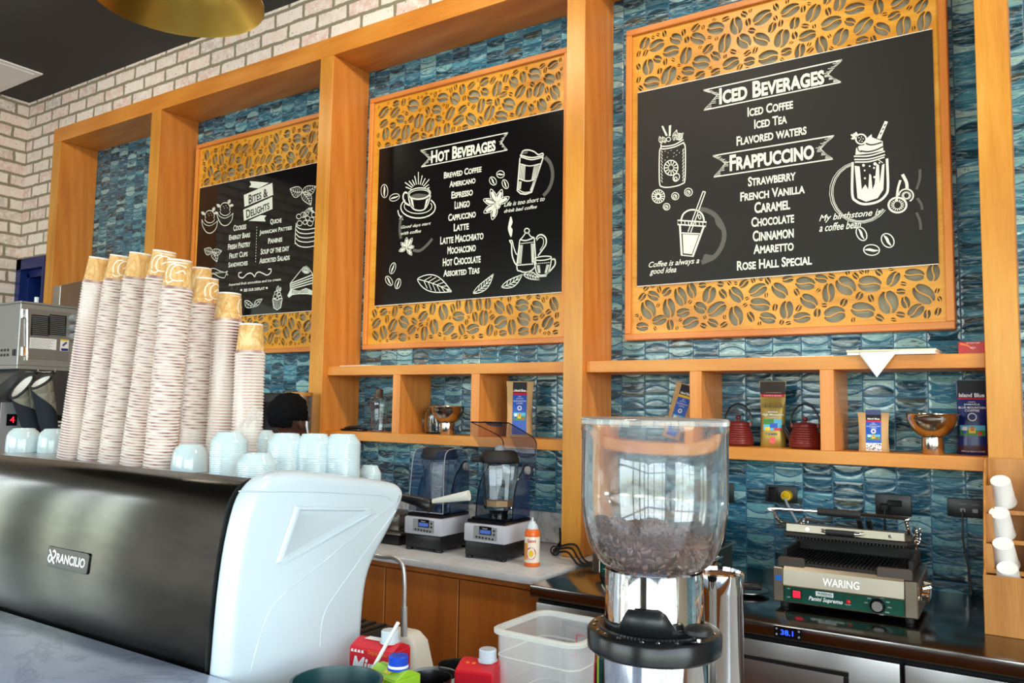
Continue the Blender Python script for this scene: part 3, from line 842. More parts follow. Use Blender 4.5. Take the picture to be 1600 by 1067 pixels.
d.fill([(1032, 52), (1050, 110), (1035, 160), (1050, 190), (1035, 265), (1005, 190), (1010, 130)], sm=True)
d.leaf((80, 692), (428, 820), 85, -12, 6, .0055); d.leaf((650, 838), (855, 640), 38, 22, 6, .005); d.leaf((940, 775), (1150, 645), 40, 18, 5, .005); d.leaf((1165, 645), (1325, 700), 36, -14, 5, .005)
finish(d, p)

# ---- left board: bites and delights
t, p = board('menu board headed BITES & DELIGHTS, partly hidden behind a wooden post at far left', -5.199, -3.775, -5.142, -3.832, M_P1, 23)
d = Draw(t.location); d.view(310, 270, 7.62)
for q in ([(610, 98), (840, 118), (715, 185), (602, 172), (628, 140)], [(540, 265), (880, 118), (890, 262), (548, 405)], [(533, 440), (880, 285), (882, 430), (542, 572)], [(595, 572), (740, 505), (810, 508), (785, 540), (800, 580)]): d.fill(q)
d.qtext('Bites &', (600, 375), (828, 280), (822, 180), (598, 265), True, .02, mb=d.k, dy=-.0004); d.qtext('Delights', (572, 545), (848, 430), (842, 335), (566, 445), True, .02, mb=d.k, dy=-.0004)
for s_, a, c in (('Cookies', (415, 695), (572, 610)), ('Energy Bars', (363, 805), (617, 712)), ('Fresh Pastry', (350, 918), (620, 820)), ('Quiche', (853, 625), (992, 540)), ('Jamaican Patties', (725, 752), (1113, 635)), ('Paninis', (828, 845), (1000, 765)), ('Soup of the day', (740, 975), (1083, 868))): d.text(s_, a, c, bold=.028)
for k in range(13): d.st([(696-k*1.2, 640+k*34), (695-k*1.2, 655+k*34)], .005)
for c_, r_ in (((135, 520), 1.0), ((318, 430), 1.05)):
    x, y = c_
    d.ell((x, y-10), 55*r_, 62*r_, 0, .006, 150, 390); d.ell((x, y+20), 60*r_, 55*r_, 0, .005, 10, 170)
    d.st([(x-95*r_, y+35), (x-85, y+110), (x-40, y+185), (x+20, y+195), (x+75, y+140), (x+95, y+50)], .006); d.st([(x-95*r_, y+35), (x-60, y+90), (x, y+110), (x+60, y+80), (x+95, y+50)], .004)
    d.petal((x+30, y-60), (x+60, y-110), 16, .004); d.petal((x-55, y-20), (x-100, y-55), 16, .004); d.petal((x+50, y-40), (x+100, y-45), 14, .004)
    for q in ((-20, -30), (10, -40), (25, -15), (-8, -10)): d.disc((x+q[0], y+q[1]), 4)
d.leaf((165, 935), (70, 905), 45, -14, 4); d.leaf((165, 935), (278, 930), 42, 14, 4); d.leaf((160, 945), (220, 1060), 36, -10, 4)
d.leaf((1235, 225), (1090, 190), 66, -20, 5); d.leaf((1240, 230), (1400, 160), 55, 12, 5); d.leaf((1235, 235), (1340, 385), 55, -14, 5)
for k, y in enumerate((640, 690, 740, 790, 850)): d.st([(1160-(k > 2)*8, y-20), (1200, y+22), (1290, y+35), (1395, y+18)], .007)
d.st([(1165, 600), (1155, 700), (1150, 850)], .006)
for q, r_ in (((1195, 520), 28), ((1250, 500), 32), ((1300, 540), 26), ((1350, 555), 26), ((1205, 600), 30), ((1330, 600), 32), ((1270, 590), 24), ((1375, 500), 28)): d.ell(q, r_, r_, 0, .005)
d.leaf((1250, 520), (1320, 415), 26, 8, 3); d.petal((1320, 430), (1360, 420), 12); d.petal((1330, 440), (1375, 470), 12)
d.view(310, 370, 8.205)
d.text('Fruit Cups', (395, 282), (632, 190), bold=.028); d.text('Sandwiches', (383, 395), (633, 308), bold=.028); d.text('Assorted Salads', (780, 345), (1172, 235), bold=.028)
d.text('Assorted fruit smoothies and ice cream', (387, 632), (1058, 525), False, .02); d.text('See our display!', (580, 705), (850, 638), True, .03, sc=.95)
d.text('Try a delicious', (148, 482), (322, 438), True, .01, sc=.95)
d.disc((550, 682), 14); d.disc((876, 655), 14)
d.st([(130, 412), (200, 405), (270, 435), (330, 455), (375, 440)], .005); d.st([(140, 485), (200, 475), (270, 515), (330, 525), (350, 490), (375, 470)], .005); d.st([(375, 440), (355, 470), (380, 490)], .005)
d.st([(555, 455), (520, 465), (520, 510), (570, 525), (620, 480), (670, 465), (705, 490), (718, 515)], .008); d.st([(722, 515), (740, 470), (780, 450), (830, 470), (880, 490), (925, 460), (930, 415), (895, 415)], .008)
d.leaf((595, 820), (720, 895), 42, 18, 4); d.leaf((720, 895), (820, 795), 30, -12, 3)
d.st([(952, 800), (965, 910), (1010, 935), (1055, 905), (1075, 790)], .007, straight=True); d.st([(950, 790), (1010, 808), (1075, 785)], .006)
for k in range(6): d.st([(968+k*18, 812), (978+k*14, 915)], .004)
for q in (((985, 765), 24), ((1030, 735), 26), ((1045, 770), 22), ((1000, 720), 24)): d.ell(q[0], q[1], q[1], 0, .005)
d.leaf((1010, 700), (1025, 625), 16, 0, 2); d.leaf((1045, 700), (1055, 645), 10, 0, 2)
d.st([(1175, 600), (1320, 420), (1385, 375), (1430, 420), (1465, 480), (1465, 690)], .006, straight=True); d.st([(1175, 600), (1180, 690)], .006)
for k in range(4): d.st([(1178, 600+k*24), (1465, 485+k*36)], .008)
for k in range(4): d.ell((1380, 425), 52-k*12, 42-k*10, 15, .005)
d.fill([(1140, 755), (1180, 670), (1290, 690), (1380, 655), (1465, 690), (1465, 745), (1380, 735), (1290, 735), (1205, 745), (1160, 780)])
d.text('Fresh baked', (1200, 735), (1405, 672), True, .0, mb=d.k, dy=-.0004)
d.st([(415, 690), (430, 645), (450, 690)], .004, mb=d.g); d.st([(470, 690), (505, 650)], .004, mb=d.g)
finish(d, p)

# ---------------------------------------------------------------- things on the cubby shelves
def rrect(w, d, r, n=4):
    P = []
    for cx, cy, a0 in ((w/2-r, d/2-r, 0), (-w/2+r, d/2-r, 90), (-w/2+r, -d/2+r, 180), (w/2-r, -d/2+r, 270)):
        for k in range(n+1):
            a = math.radians(a0+90*k/n); P.append((cx+r*math.cos(a), cy+r*math.sin(a)))
    return P

def bag_shape(w, d, h, crimp=.86):
    def hw(t): return w/2*(1-.05*math.sin(PI*min(t/crimp, 1))+(.05*(t-crimp)/(1-crimp) if t > crimp else 0))
    def hd(t):
        if t < .06: return d/2*(.82+3*t)
        return max(.0035, d/2*(1-((t-.06)/(crimp-.06))**2.2)) if t < crimp else .0035
    def front(x, z):
        t = z/h; q = min(abs(x)/hw(t), 1)
        return -hd(t)*(1-.55*q**4)
    def body(mb):
        secs = []
        for i in range(15):
            t = i/14; z = t*h; a = hw(t)
            xs = [a*(-1+2*k/12) for k in range(13)]
            ring = [(x, front(x, z), z) for x in xs]+[(x, -front(x, z), z) for x in xs[::-1]]
            secs.append(ring)
        mb.loft(secs)
    def patch(mb, x0, x1, z0, z1, off=.0011):
        mb.grid(lambda u, v: (x0+(x1-x0)*u, front(x0+(x1-x0)*u, z0+(z1-z0)*v)-off, z0+(z1-z0)*v), 8, 8)
    def write(mb, s, x0, x1, z0, z1, caps=False, bold=.0, off=.0018):
        put_text(mb, s, lambda a, b: (x0+(x1-x0)*a, front(x0+(x1-x0)*a, z0+(z1-z0)*b)-off, z0+(z1-z0)*b), caps, bold)
    return body, patch, write, hw

K_KRAFT = mat('kraft_paper', srgb(206, 164, 112), .75)
K_BLUE = mat('blue_label', srgb(28, 84, 190), .4); K_NAVY = mat('navy_label', srgb(16, 36, 110), .3)
K_BLK = mat('black_label', srgb(14, 14, 24), .5, spec=.3); K_REDL = mat('red_stripe', srgb(206, 24, 48), .4); K_YEL = mat('yellow_print', srgb(244, 200, 40), .5)
K_GOLD = mat('gold_foil', srgb(168, 138, 62), .32, .35); K_BROWN = mat('dark_brown_foil', srgb(48, 22, 18), .42, spec=.3)
K_GREEN = mat('green_print', srgb(70, 140, 60), .5); K_SKY = mat('sky_print', srgb(90, 190, 226), .5); K_TAN = mat('tan_print', srgb(200, 130, 70), .5); K_PINK = mat('pink_sticker', srgb(226, 96, 100), .5)
def picture(patch, t, x0, x1, z0, z1):
    "small printed scene: sky, hills, figures as plain colour shapes"
    w, h = x1-x0, z1-z0
    for m_, a in ((K_SKY, (0, 1, .55, 1)), (K_GREEN, (0, 1, 0, .55)), (K_YEL, (.35, .62, .25, .8)), (K_TAN, (.42, .58, .45, .9)), (K_REDL, (.70, .86, .1, .4)), (M_WHITECARD, (.08, .28, .5, .85)), (K_BLUE, (.1, .25, .2, .5))):
        b = MB(); patch(b, x0+w*a[0], x0+w*a[1], z0+h*a[2], z0+h*a[3], .0016+.0002*a[0]+(.0003 if m_ not in (K_SKY, K_GREEN) else 0)); obj('printed_picture', b, m_, t, 30)

def coffee_bag(label, loc, rz, w, d, h, scheme, group=None, tilt=0.0):
    t = thing('coffee_bag', label, 'coffee bag', loc, rz, group)
    body, patch, write, hw = bag_shape(w, d, h)
    if tilt: t.rotation_euler = (0, tilt, rz)
    b = MB(); body(b)
    def lab(nm, m_, x0, x1, z0, z1, off=.0011):
        q = MB(); patch(q, x0, x1, z0, z1, off); return obj(nm, q, m_, t, 40)
    tx = MB()
    if scheme in ('kraft', 'kraft_yellow', 'kraft_small'):
        obj('pouch', b, K_KRAFT, t, 50)
        a = w*(.27 if scheme != 'kraft_small' else .25)
        top = h*(.985 if scheme != 'kraft_small' else 1.06)
        if scheme == 'kraft_small':
            q = MB(); q.box((-a, -.006, h*.94), (a, -.0042, h*1.07)); obj('label_header', q, K_NAVY, t)
        lab('label_header', K_BLK, -a, a, h*.80, min(top, h*.985))
        lab('label_stripe', K_REDL if scheme != 'kraft_yellow' else K_YEL, -a, a, h*.755, h*.80)
        L = lab('label_panel', K_BLUE, -a, a, h*(.05 if scheme != 'kraft_small' else .22), h*.755)
        write(tx, 'Island Blue', -a*.8, a*.8, h*.815, h*.86, False, .03)
        write(tx, '100%', -a*.22, a*.22, h*.715, h*.735); write(tx, 'JAMAICA', -a*.5, a*.5, h*.675, h*.70); write(tx, 'BLUE MOUNTAIN', -a*.86, a*.86, h*.63, h*.66); write(tx, 'COFFEE', -a*.45, a*.45, h*.59, h*.615)
        for k in range(16):
            an = 2*PI*k/16; cx, cz, r = a*.25*math.cos(an), h*.52+a*.25*math.sin(an), .0025
            patch(tx, cx-r, cx+r, cz-r, cz+r, .0018)
        picture(patch, t, -a*.85, a*.85, h*.30, h*.44)
        if scheme == 'kraft_small':
            lab('label_bean_strip', M_WHITECARD, -a, a, h*.02, h*.22)
            q = MB(); rg = random.Random(4)
            for k in range(46):
                x, z = rg.uniform(-a, a*.9), h*rg.uniform(.03, .2); patch(q, x, x+a*.13, z, z+h*.016, .0018)
            obj('bean_print', q, K_BROWN, t)
    elif scheme == 'gold':
        obj('pouch', b, K_GOLD, t, 50)
        q = w*.495
        lab('foil_top', K_BROWN, -hw(.9)*.99, hw(.9)*.99, h*.80, h*.995); lab('label_stripe', K_REDL, -q*.93, q*.93, h*.755, h*.80)
        write(tx, 'ROASTED & GROUND', -q*.7, q*.7, h*.768, h*.788)
        write(tx, 'Jamaica', -q*.4, q*.4, h*.515, h*.545, False, .03); write(tx, 'High Mountain', -q*.86, q*.86, h*.465, h*.505, False, .03); write(tx, 'COFFEE', -q*.3, q*.3, h*.435, h*.455)
        for k in range(5):
            x = -q*.7+k*q*.35; g_ = MB()
            g_.face([(x-q*.16, -d/2*.93-.0012, h*.60), (x+q*.16, -d/2*.93-.0012, h*.60), (x, -d/2*.80-.0012, h*.68)]); obj('mountain_print', g_, mat('dark_gold_print', srgb(128, 100, 40), .4), t, 0)
        lab('printed_picture', K_SKY, -q*.72, q*.72, h*.25, h*.42, .0014); lab('printed_picture', K_GREEN, -q*.72, q*.1, h*.34, h*.42, .0018); lab('printed_picture', K_YEL, -q*.6, -q*.2, h*.25, h*.30, .0018); lab('printed_picture', K_REDL, q*.1, q*.7, h*.25, h*.29, .0018); lab('printed_picture', K_BLUE, -q*.2, q*.4, h*.29, h*.36, .0019)
        lab('weight_strip', K_BLK, -q*.5, q*.35, h*.185, h*.21, .0014); write(tx, 'NET WT 16 OZ', -q*.45, q*.3, h*.19, h*.205, off=.0022)
        s_ = MB(); s_.cyl((0, -d/2*.95-.001, h*.10), (0, -d/2*.95-.0028, h*.10), w*.13, seg=20); obj('round_sticker', s_, K_PINK, t)
    else:
        obj('pouch', b, K_NAVY, t, 50)
        q = w*.47
        lab('foil_top', K_BLK, -q*.97, q*.97, h*.76, h*.99); lab('label_stripe', K_REDL, -q*.97, q*.97, h*.735, h*.755)
        write(tx, 'Island Blue', -q*.88, q*.88, h*.765, h*.82, False, .03)
        write(tx, '100%', -q*.25, q*.25, h*.69, h*.71); write(tx, 'JAMAICA', -q*.55, q*.55, h*.65, h*.68, False, .02); write(tx, 'BLUE MOUNTAIN', -q*.92, q*.92, h*.61, h*.64, False, .02); write(tx, 'COFFEE', -q*.5, q*.5, h*.57, h*.60, False, .02)
        for k in range(18):
            an = 2*PI*k/18; cx, cz, r = q*.28*math.cos(an), h*.50+q*.28*math.sin(an), .002
            patch(tx, cx-r, cx+r, cz-r, cz+r, .0018)
        picture(patch, t, -q*.85, q*.85, h*.25, h*.39)
        lab('bean_band', mat('dark_red_print', srgb(70, 20, 40), .5), -q, q, h*.02, h*.12)
        write(tx, 'WHOLE BEAN COFFEE', -q*.8, q*.8, h*.035, h*.055)
    obj('label_lettering', tx, M_WHITECARD, t, 0)
    return t

SZ = S2T+.0005
coffee_bag('tan paper coffee bag with blue label standing behind the open blender', (-2.262, -.13, SZ), .55, .135, .075, .288, 'kraft')
coffee_bag('tan coffee bag with blue and yellow label leaning on a divider above the hopper', (-1.428, -.10, SZ+.017), .1, .11, .06, .262, 'kraft_yellow', tilt=.26)
coffee_bag('tall gold coffee bag with dark brown top between the two red teapots', (-.972, -.105, SZ), .17, .106, .064, .284, 'gold')
coffee_bag('small tan coffee bag with blue label band left of the silver bowl', (-.562, -.155, SZ), .12, .112, .06, .155, 'kraft_small')
coffee_bag('tall dark blue coffee bag squeezed against the right wooden post', (-.222, -.075, SZ), .05, .105, .07, .287, 'blue')

# two red cast iron teapots
M_TEA = mat('dark_red_enamel', srgb(118, 38, 36), .28, .15); M_TEALID = mat('dark_red_lid', srgb(108, 34, 34), .3)
def teapot(label, loc, rz):
    t = thing('teapot', label, 'teapot', loc, rz, 'red cast iron teapots')
    prof = [(0, 0), (.056, 0), (.060, .004)]
    for k in range(9):
        z = .008+k*.0098; q = (z+.005)/.1
        r = .0655*math.sqrt(max(0, 1-((q-.30)/1.0)**2)) if q > .3 else .060+.0055*q/.3
        r = .066-.026*max(0, q-.28)**1.5*1.45
        prof += [(r-.0022, z), (r, z+.003), (r, z+.006), (r-.0022, z+.0092)]
    prof += [(.046, .099), (.044, .099)]
    b = MB(); b.lathe(prof+[(0, .097)], 40); obj('body', b, M_TEA, t, 60)
    b = MB(); b.lathe([(.045, .0985), (.046, .101), (.040, .105), (.02, .109), (0, .110)], 32); l = obj('lid', b, M_TEALID, t, 50)
    b = MB(); b.lathe([(0, .108), (.007, .109), (.006, .114), (.010, .120), (.011, .126), (.007, .132), (0, .133)], 20); obj('knob', b, M_TEALID, l, 60)
    b = MB(); b.tube([(-.048, 0, .038), (-.064, 0, .050), (-.078, 0, .068), (-.088, 0, .087), (-.094, 0, .095)], [.020, .017, .013, .009, .0075], 14); obj('spout', b, mat('black_enamel', srgb(26, 24, 26), .25), t, 60)
    pts = [(.056*math.cos(a)*1.08, 0, .10+.085*math.sin(a)) for a in [PI*k/16 for k in range(17)]]
    b = MB(); b.tube([(.056, 0, .09)]+pts+[(-.056, 0, .09)], .0042, 10); obj('handle', b, _mats['black_enamel'], t, 60)
    b = MB()
    for s in (-1, 1): b.lathe([(0, .088), (.009, .088), (.009, .102), (0, .104)], 12, (s*.054, 0, 0))
    obj('handle_lug', b, M_TEA, t, 60)
    return t
teapot('ribbed red teapot on the shelf just right of the clear bean hopper', (-1.120, -.12, SZ), -.05)
teapot('ribbed red teapot with its black spout towards the gold coffee bag', (-.828, -.15, SZ), -.1)

# polished footed bowls
def bowl(label, loc):
    t = thing('footed_bowl', label, 'bowl', loc, 0, 'polished footed bowls')
    P = [(.088*math.sin(a)+.002, .058+.092*(1-math.cos(a))) for a in [k*PI/2/12*.98 for k in range(1, 13)]]
    prof = [(0, .057), (.022, .0575)]+P+[(.0955, .152), (.0945, .154), (.091, .152)]+[(r-.0022, z+.0018) for r, z in P[::-1]]+[(0, .0605)]
    b = MB(); b.lathe(prof, 48); obj('bowl', b, M_SATIN, t, 60)
    b = MB(); b.lathe([(0, 0), (.037, 0), (.039, .003), (.039, .05), (.037, .064), (0, .064)], 40); obj('foot', b, M_SATIN, t, 40)
    return t
bowl('polished footed bowl in the middle cubby left of the open blender', (-2.685, -.19, SZ))
bowl('polished footed bowl mostly hidden behind the top of the bean hopper', (*atz(1010, 645, 1.597).xy, SZ))
bowl('polished footed bowl between the small tan bag and the dark blue bag', (-.348, -.195, SZ))

# glass vessels
t = thing('cocktail_shaker', 'clear glass cocktail shaker in the leftmost cubby', 'shaker', (-3.262, -.105, SZ))
b = MB(); b.lathe([(0, 0), (.036, 0), (.040, .004), (.053, .15), (.054, .165), (.050, .180), (.034, .198), (.033, .200), (.030, .198), (.046, .178), (.050, .163), (.036, .008), (0, .008)], 14); obj('glass_body', b, M_GLASS, t, 20)
b = MB(); b.lathe([(.031, .196), (.026, .205), (.024, .240), (.022, .246), (0, .247)], 28); obj('strainer_cap', b, mat('shaker_metal', srgb(190, 190, 186), .22, 1.0), t, 40)
t = thing('glass_pitcher', 'clear glass pitcher behind the footed bowl in the middle cubby', 'pitcher', (-2.845, -.085, SZ))
b = MB(); b.lathe([(0, 0), (.060, 0), (.066, .008), (.069, .05), (.067, .11), (.058, .14), (.055, .145), (.053, .143), (.062, .11), (.064, .05), (.060, .010), (0, .008)], 28); obj('glass_body', b, M_GLASS, t, 40)
b = MB(); b.lathe([(0, .143), (.054, .144), (.054, .150), (.02, .154), (.018, .166), (0, .168)], 24); obj('lid', b, mat('tinted_glass_lid', srgb(190, 180, 170), .05, 0, trans=.85), t, 40)
b = MB(); b.tube([(-.062, 0, .12), (-.090, 0, .115), (-.098, 0, .08), (-.092, 0, .035), (-.066, 0, .03)], .006, 10); obj('handle', b, M_GLASS, t, 60)
b = MB(); b.lathe([(0, 0), (.040, 0), (.046, .01), (.047, .13), (.040, .145), (.037, .142), (.043, .128), (.042, .012), (0, .01)], 24)
tag(obj('glass_jar', b, M_GLASS, None, 40, (-2.545, -.075, SZ)), 'clear glass jar half hidden behind the divider right of the footed bowl', 'jar')
t = thing('serving_tray', 'small flat black tray on the leftmost cubby board by the post', 'tray', (-3.40, -.165, SZ), .1)
b = MB(); b.prism(rrect(.175, .075, .03), 'z', 0, .012, .002); obj('base', b, M_BLKGLOSS, t, 40)
b = MB(); b.tube([(-.07, 0, .013), (-.03, 0, .020), (.04, 0, .022), (.075, 0, .014)], [.006, .009, .009, .006], 10); obj('grip', b, M_BLACK, t, 60)

# papers and box lying on the upper boards
UZ = S1T+.0005
def sheets(label, pts, h, m_=None, loc=None):
    b = MB(); b.prism(pts, 'z', 0, h, 0)
    return tag(obj('paper_sheet', b, m_ or M_PAPER, None, 0, loc), label, 'paper')
sheets('thin white paper lying on the upper board above the glass shaker', [(-.11, -.055), (.14, -.06), (.155, .05), (-.09, .06)], .004, loc=(-3.335, -.20, UZ))
sheets('loose white sheet on the upper board left of the cream folder', [(-.14, -.05), (.15, -.055), (.14, .06), (-.13, .07)], .003, loc=(-.84, -.205, UZ))
t = thing('paper_stack', 'cream folder on white papers with one corner hanging over the shelf edge', 'papers', (-.475, -.18, UZ), -.02)
b = MB(); b.box((-.155, -.11, .0), (.155, .09, .012)); obj('white_pages', b, M_PAPER, t, 0)
b = MB(); b.prism([(-.158, -.112), (0, -.113), (.01, -.106), (.158, -.107), (.156, .092), (-.156, .092)], 'z', .0125, .020, .001, 1); obj('cream_folder', b, mat('cream_card', srgb(238, 226, 196), .7), t, 0)
b = MB()
b.grid(lambda u, v: (-.115+.14*u+(.035*v if u < .5 else -.035*v)*(2*abs(u-.5))*0 + (.07-.14*u)*v, -.111-.010*math.sin(v*1.6)-.004*v, .010-.098*v), 8, 6)
o = obj('hanging_corner', b, M_PAPER, t, 40); sm_ = o.modifiers.new('thickness', 'SOLIDIFY'); sm_.thickness = .0008
t = thing('red_box', 'small red and orange box on the upper board against the right post', 'box', (-.212, -.18, UZ), .03)
b = MB(); b.box((-.042, -.03, 0), (.048, .06, .048), .002, 1); obj('carton', b, mat('red_box_card', srgb(190, 30, 28), .35), t, 0)
b = MB(); b.prism([(-.035, .044), (-.01, .036), (.012, .018), (.006, .017), (-.014, .032), (-.035, .036)], 'y', -.0306, -.0302); obj('orange_swoosh', b, mat('orange_print', srgb(240, 130, 50), .4), t, 0)
b = MB(); put_text(b, 'STARTER', plane_fn((-.015, -.0308, .040), (1, 0, 0), (0, 0, 1), .045, .005)); put_text(b, 'alto', plane_fn((-.002, -.0308, .022), (1, 0, 0), (0, 0, 1), .018, .007)); obj('lettering', b, M_WHITECARD, t, 0)

# ---------------------------------------------------------------- white worktop, its cabinets and what stands on it
WZ = .905
b = MB(); b.prism([(-5.17, -.80), (-1.735, -.80), (-1.735, -.004), (-5.17, -.004)], 'z', WZ-.032, WZ, .003, 2)
tag(obj('white_worktop', b, M_QUARTZ, None, 30), 'pale stone worktop with a polished edge carrying the two blenders', 'worktop')
b = MB(); b.box((-3.52, -.022, WZ+.0005), (-1.905, -.0005, 1.06), .002, 1)
tag(obj('backsplash', b, marble('veined_white_marble', srgb(226, 224, 222), srgb(120, 120, 124), 5, .15, .6), None, 0), 'low white veined marble upstand along the tiles behind the blenders', 'backsplash')
cab_x = [-1.74, -2.155, -2.583, -3.01, -3.44, -3.87, -4.30, -4.73, -5.16]
cb = thing('base_cabinet', 'brown wooden cabinets under the pale stone worktop', 'cabinet', (-3.45, -.4, 0))
b = MB(); b.box((-5.16, -.745, .09), (-1.745, -.02, WZ-.034)); b.box((-5.16, -.70, 0), (-1.745, -.02, .09)); obj('carcass', local(b, cb), W_CAB, cb, 0)
b = MB(); b.box((-5.16, -.764, .845), (-1.745, -.746, WZ-.034)); obj('top_rail', local(b, cb), W_CAB, cb, 0)
for a, c in zip(cab_x, cab_x[1:]):
    b = MB(); b.box((c+.003, -.768, .095), (a-.003, -.747, .840), .0025, 1); obj('door', local(b, cb), W_CAB, cb, 0)
    e = MB(); e.box((a-.0055, -.7695, .095), (a-.0032, -.7475, .840)); obj('edge_band', local(e, cb), mat('light_edge_band', srgb(206, 140, 92), .4), cb, 0)

M_SMK = mat('smoky_blue_cover', srgb(36, 62, 104), .06, alpha=.42, spec=.7)
M_SMK2 = mat('smoky_grey_cover', srgb(64, 68, 96), .06, alpha=.42, spec=.7)
M_SCREEN = mat('lit_blue_screen', srgb(40, 60, 110), .2, emit=.5, emit_col=srgb(90, 130, 220))
def blender(label, loc, rz, is_open):
    t = thing('blender', label, 'blender', loc, rz, 'enclosed bar blenders')
    W, D = .105, .118
    b = MB(); b.box((-W+.004, -D+.006, .012), (W-.004, D-.004, .072), .006, 2)
    for x in (-W+.02, W-.02):
        for y in (-D+.02, D-.02): b.box((x-.014, y-.012, 0), (x+.014, y+.012, .014), .002, 1)
    obj('lower_base', b, M_BLACK, t)
    b = MB(); b.box((-W, -D, .072), (W, D, .150), .008, 2); obj('housing', b, M_LGREY, t)
    p = MB(); p.prism([(-.052, .086), (.066, .086), (.066, .140), (.0, .146), (-.052, .142)], 'y', -D-.002, -D+.001, .0); pn = obj('control_panel', p, M_GREY, t, 0)
    s = MB(); s.box((-.022, -D-.0035, .108), (.040, -D-.0018, .142), .001, 1); obj('display_bezel', s, M_BLKGLOSS, pn, 0)
    s = MB(); s.box((-.018, -D-.0042, .112), (.036, -D-.0034, .128)); obj('screen', s, M_SCREEN, pn, 0)
    s = MB(); put_text(s, 'Vitamix', plane_fn((-.006, -D-.0042, .1315), (1, 0, 0), (0, 0, 1), .026, .006)); obj('lettering', s, M_WHITECARD, pn, 0)
    for k in range(6):
        s = MB(); s.cyl((-.036+.0165*k, -D-.0018, .096-.0008*k), (-.036+.0165*k, -D-.0042, .096-.0008*k), .0045, seg=12); obj('button', s, M_BLACK, pn)
    for k in range(2):
        s = MB(); s.cyl((.053, -D-.0018, .112+.016*k), (.053, -D-.0042, .112+.016*k), .0045, seg=12); obj('button', s, M_BLACK, pn)
    b = MB(); b.box((-W+.008, -D+.012, .150), (W-.006, D-.006, .166), .004, 1); b.box((-W+.018, -D+.03, .166), (W-.016, D-.016, .174), .003, 1); obj('platform', b, M_BLKGLOSS, t)
    # jar with lid
    R8 = Matrix.Rotation(PI/8, 4, 'Z')
    b = MB(); b.lathe([(0, .205), (.064, .205), (.068, .217), (.086, .405), (.087, .412), (.083, .412), (.065, .220), (0, .213)], 8, M=R8); j = obj('jar', b, M_GLASS if is_open else M_CLEAR, t, 30)
    b = MB(); b.lathe([(0, .166), (.044, .166), (.040, .185), (.046, .2045), (0, .2045)], 20); obj('jar_base', b, M_BLKGLOSS, j)
    b = MB(); b.lathe([(0, .408), (.080, .408), (.088, .414), (.089, .424), (.084, .432), (.078, .452), (.066, .462), (0, .464)], 28)
    if is_open: b.box((-.092, -.100, .412), (-.04, -.060, .436), .007, 2)
    l_ = obj('jar_lid', b, M_RUBBER, j)
    b = MB(); b.lathe([(0, .462), (.023, .462), (.022, .478), (.016, .486), (0, .486)], 20)
    if is_open: obj('lid_plug', b, M_GREY, j)
    if is_open:
        b = MB(); b.lathe([(0, .2145), (.0625, .2205), (.0655, .245), (0, .245)], 8, M=R8); obj('drink', b, mat('frothy_beige_drink', srgb(206, 170, 130), .4), j)
    m1 = MB()
    for k in range(9): m1.box((.034, -.0745-.0125*k/9, .25+.014*k), (.052, -.0725-.0125*k/9, .2514+.014*k))
    obj('scale_marks', m1, M_GREY, j, 0)
    # fixed rear enclosure: back wall and two side cheeks
    T0, T1 = .168, .455
    cheek = [(-.040, T0), (-.030, .26), (-.002, .33), (.036, .37), (.062, .395), (.085, .40), (.108, .375), (.112, .30), (.112, T0)]
    for sx in (-1, 1):
        b = MB(); b.prism(cheek, 'x', sx*(W-.010), sx*(W-.014)); obj('side_cheek', b, M_SMK, t, 0)
        r = MB(); r.tube([(sx*(W-.011), y, z) for y, z in spline([Vector(q) for q in cheek[:6]], 5)], .0028, 8); obj('cheek_rim', r, M_BLKGLOSS, t)
        r = MB(); r.cyl((sx*(W-.009), .072, .375), (sx*(W+.004), .072, .375), .018, seg=20); r.cyl((sx*(W+.004), .072, .375), (sx*(W+.008), .072, .375), .010, seg=16); obj('hinge_knob', r, M_GREY, t)
    b = MB(); b.grid(lambda u, v: (-W+.012+(2*W-.024)*u, .111, T0+(.385-T0)*v), 1, 1); obj('back_wall', b, M_SMK, t, 0)
    # swinging door: front, curved top and side flanges
    piv = Vector((0, .072, .375))
    M = Matrix.Translation(piv) @ Matrix.Rotation(math.radians(-103), 4, 'X') @ Matrix.Translation(-piv) if is_open else Matrix.Identity(4)
    prof = spline([Vector((-.098, .172)), Vector((-.092, .30)), Vector((-.084, .405)), Vector((-.066, .446)), Vector((-.02, .458)), Vector((.05, .456)), Vector((.098, .435)), Vector((.108, .405))], 5)
    hwid = lambda z: W-.006-.010*max(0, (z-T0)/.29)
    dm = M_SMK2 if is_open else M_SMK
    b = MB(); n = len(prof)-1
    b.grid(lambda u, v: M @ Vector(((2*u-1)*hwid(prof[round(v*n)].y), prof[round(v*n)].x, prof[round(v*n)].y)), 6, n)
    dr = obj('door', b, dm, t, 60)
    inner = [Vector((.072, .375))+Vector(q) for q in ((.036, .03), (.02, -.025), (-.02, -.04), (-.07, -.10), (-.105, -.16), (-.125, -.203))]
    b = MB()
    for sx in (-1, 1):
        pl = [M @ Vector((sx*hwid(q.y), q.x, q.y)) for q in list(prof)+inner]
        tri = geometry.tessellate_polygon([[Vector((q.x, q.y, 0)) for q in list(prof)+inner]])
        V = [b.bm.verts.new(q) for q in pl]
        for a in tri:
            try: b.bm.faces.new([V[i] for i in a])
            except ValueError: pass
    obj('door_flank', b, dm, dr, 0)
    b = MB()
    for sx in (-1, 1): b.tube([M @ Vector((sx*hwid(q.y), q.x, q.y)) for q in prof], .0022, 6)
    b.tube([M @ Vector((hwid(.172)*(2*k/6-1), prof[0].x, .172)) for k in range(7)], .0028, 6)
    obj('door_edge', b, M_BLKGLOSS if is_open else M_GREY, dr)
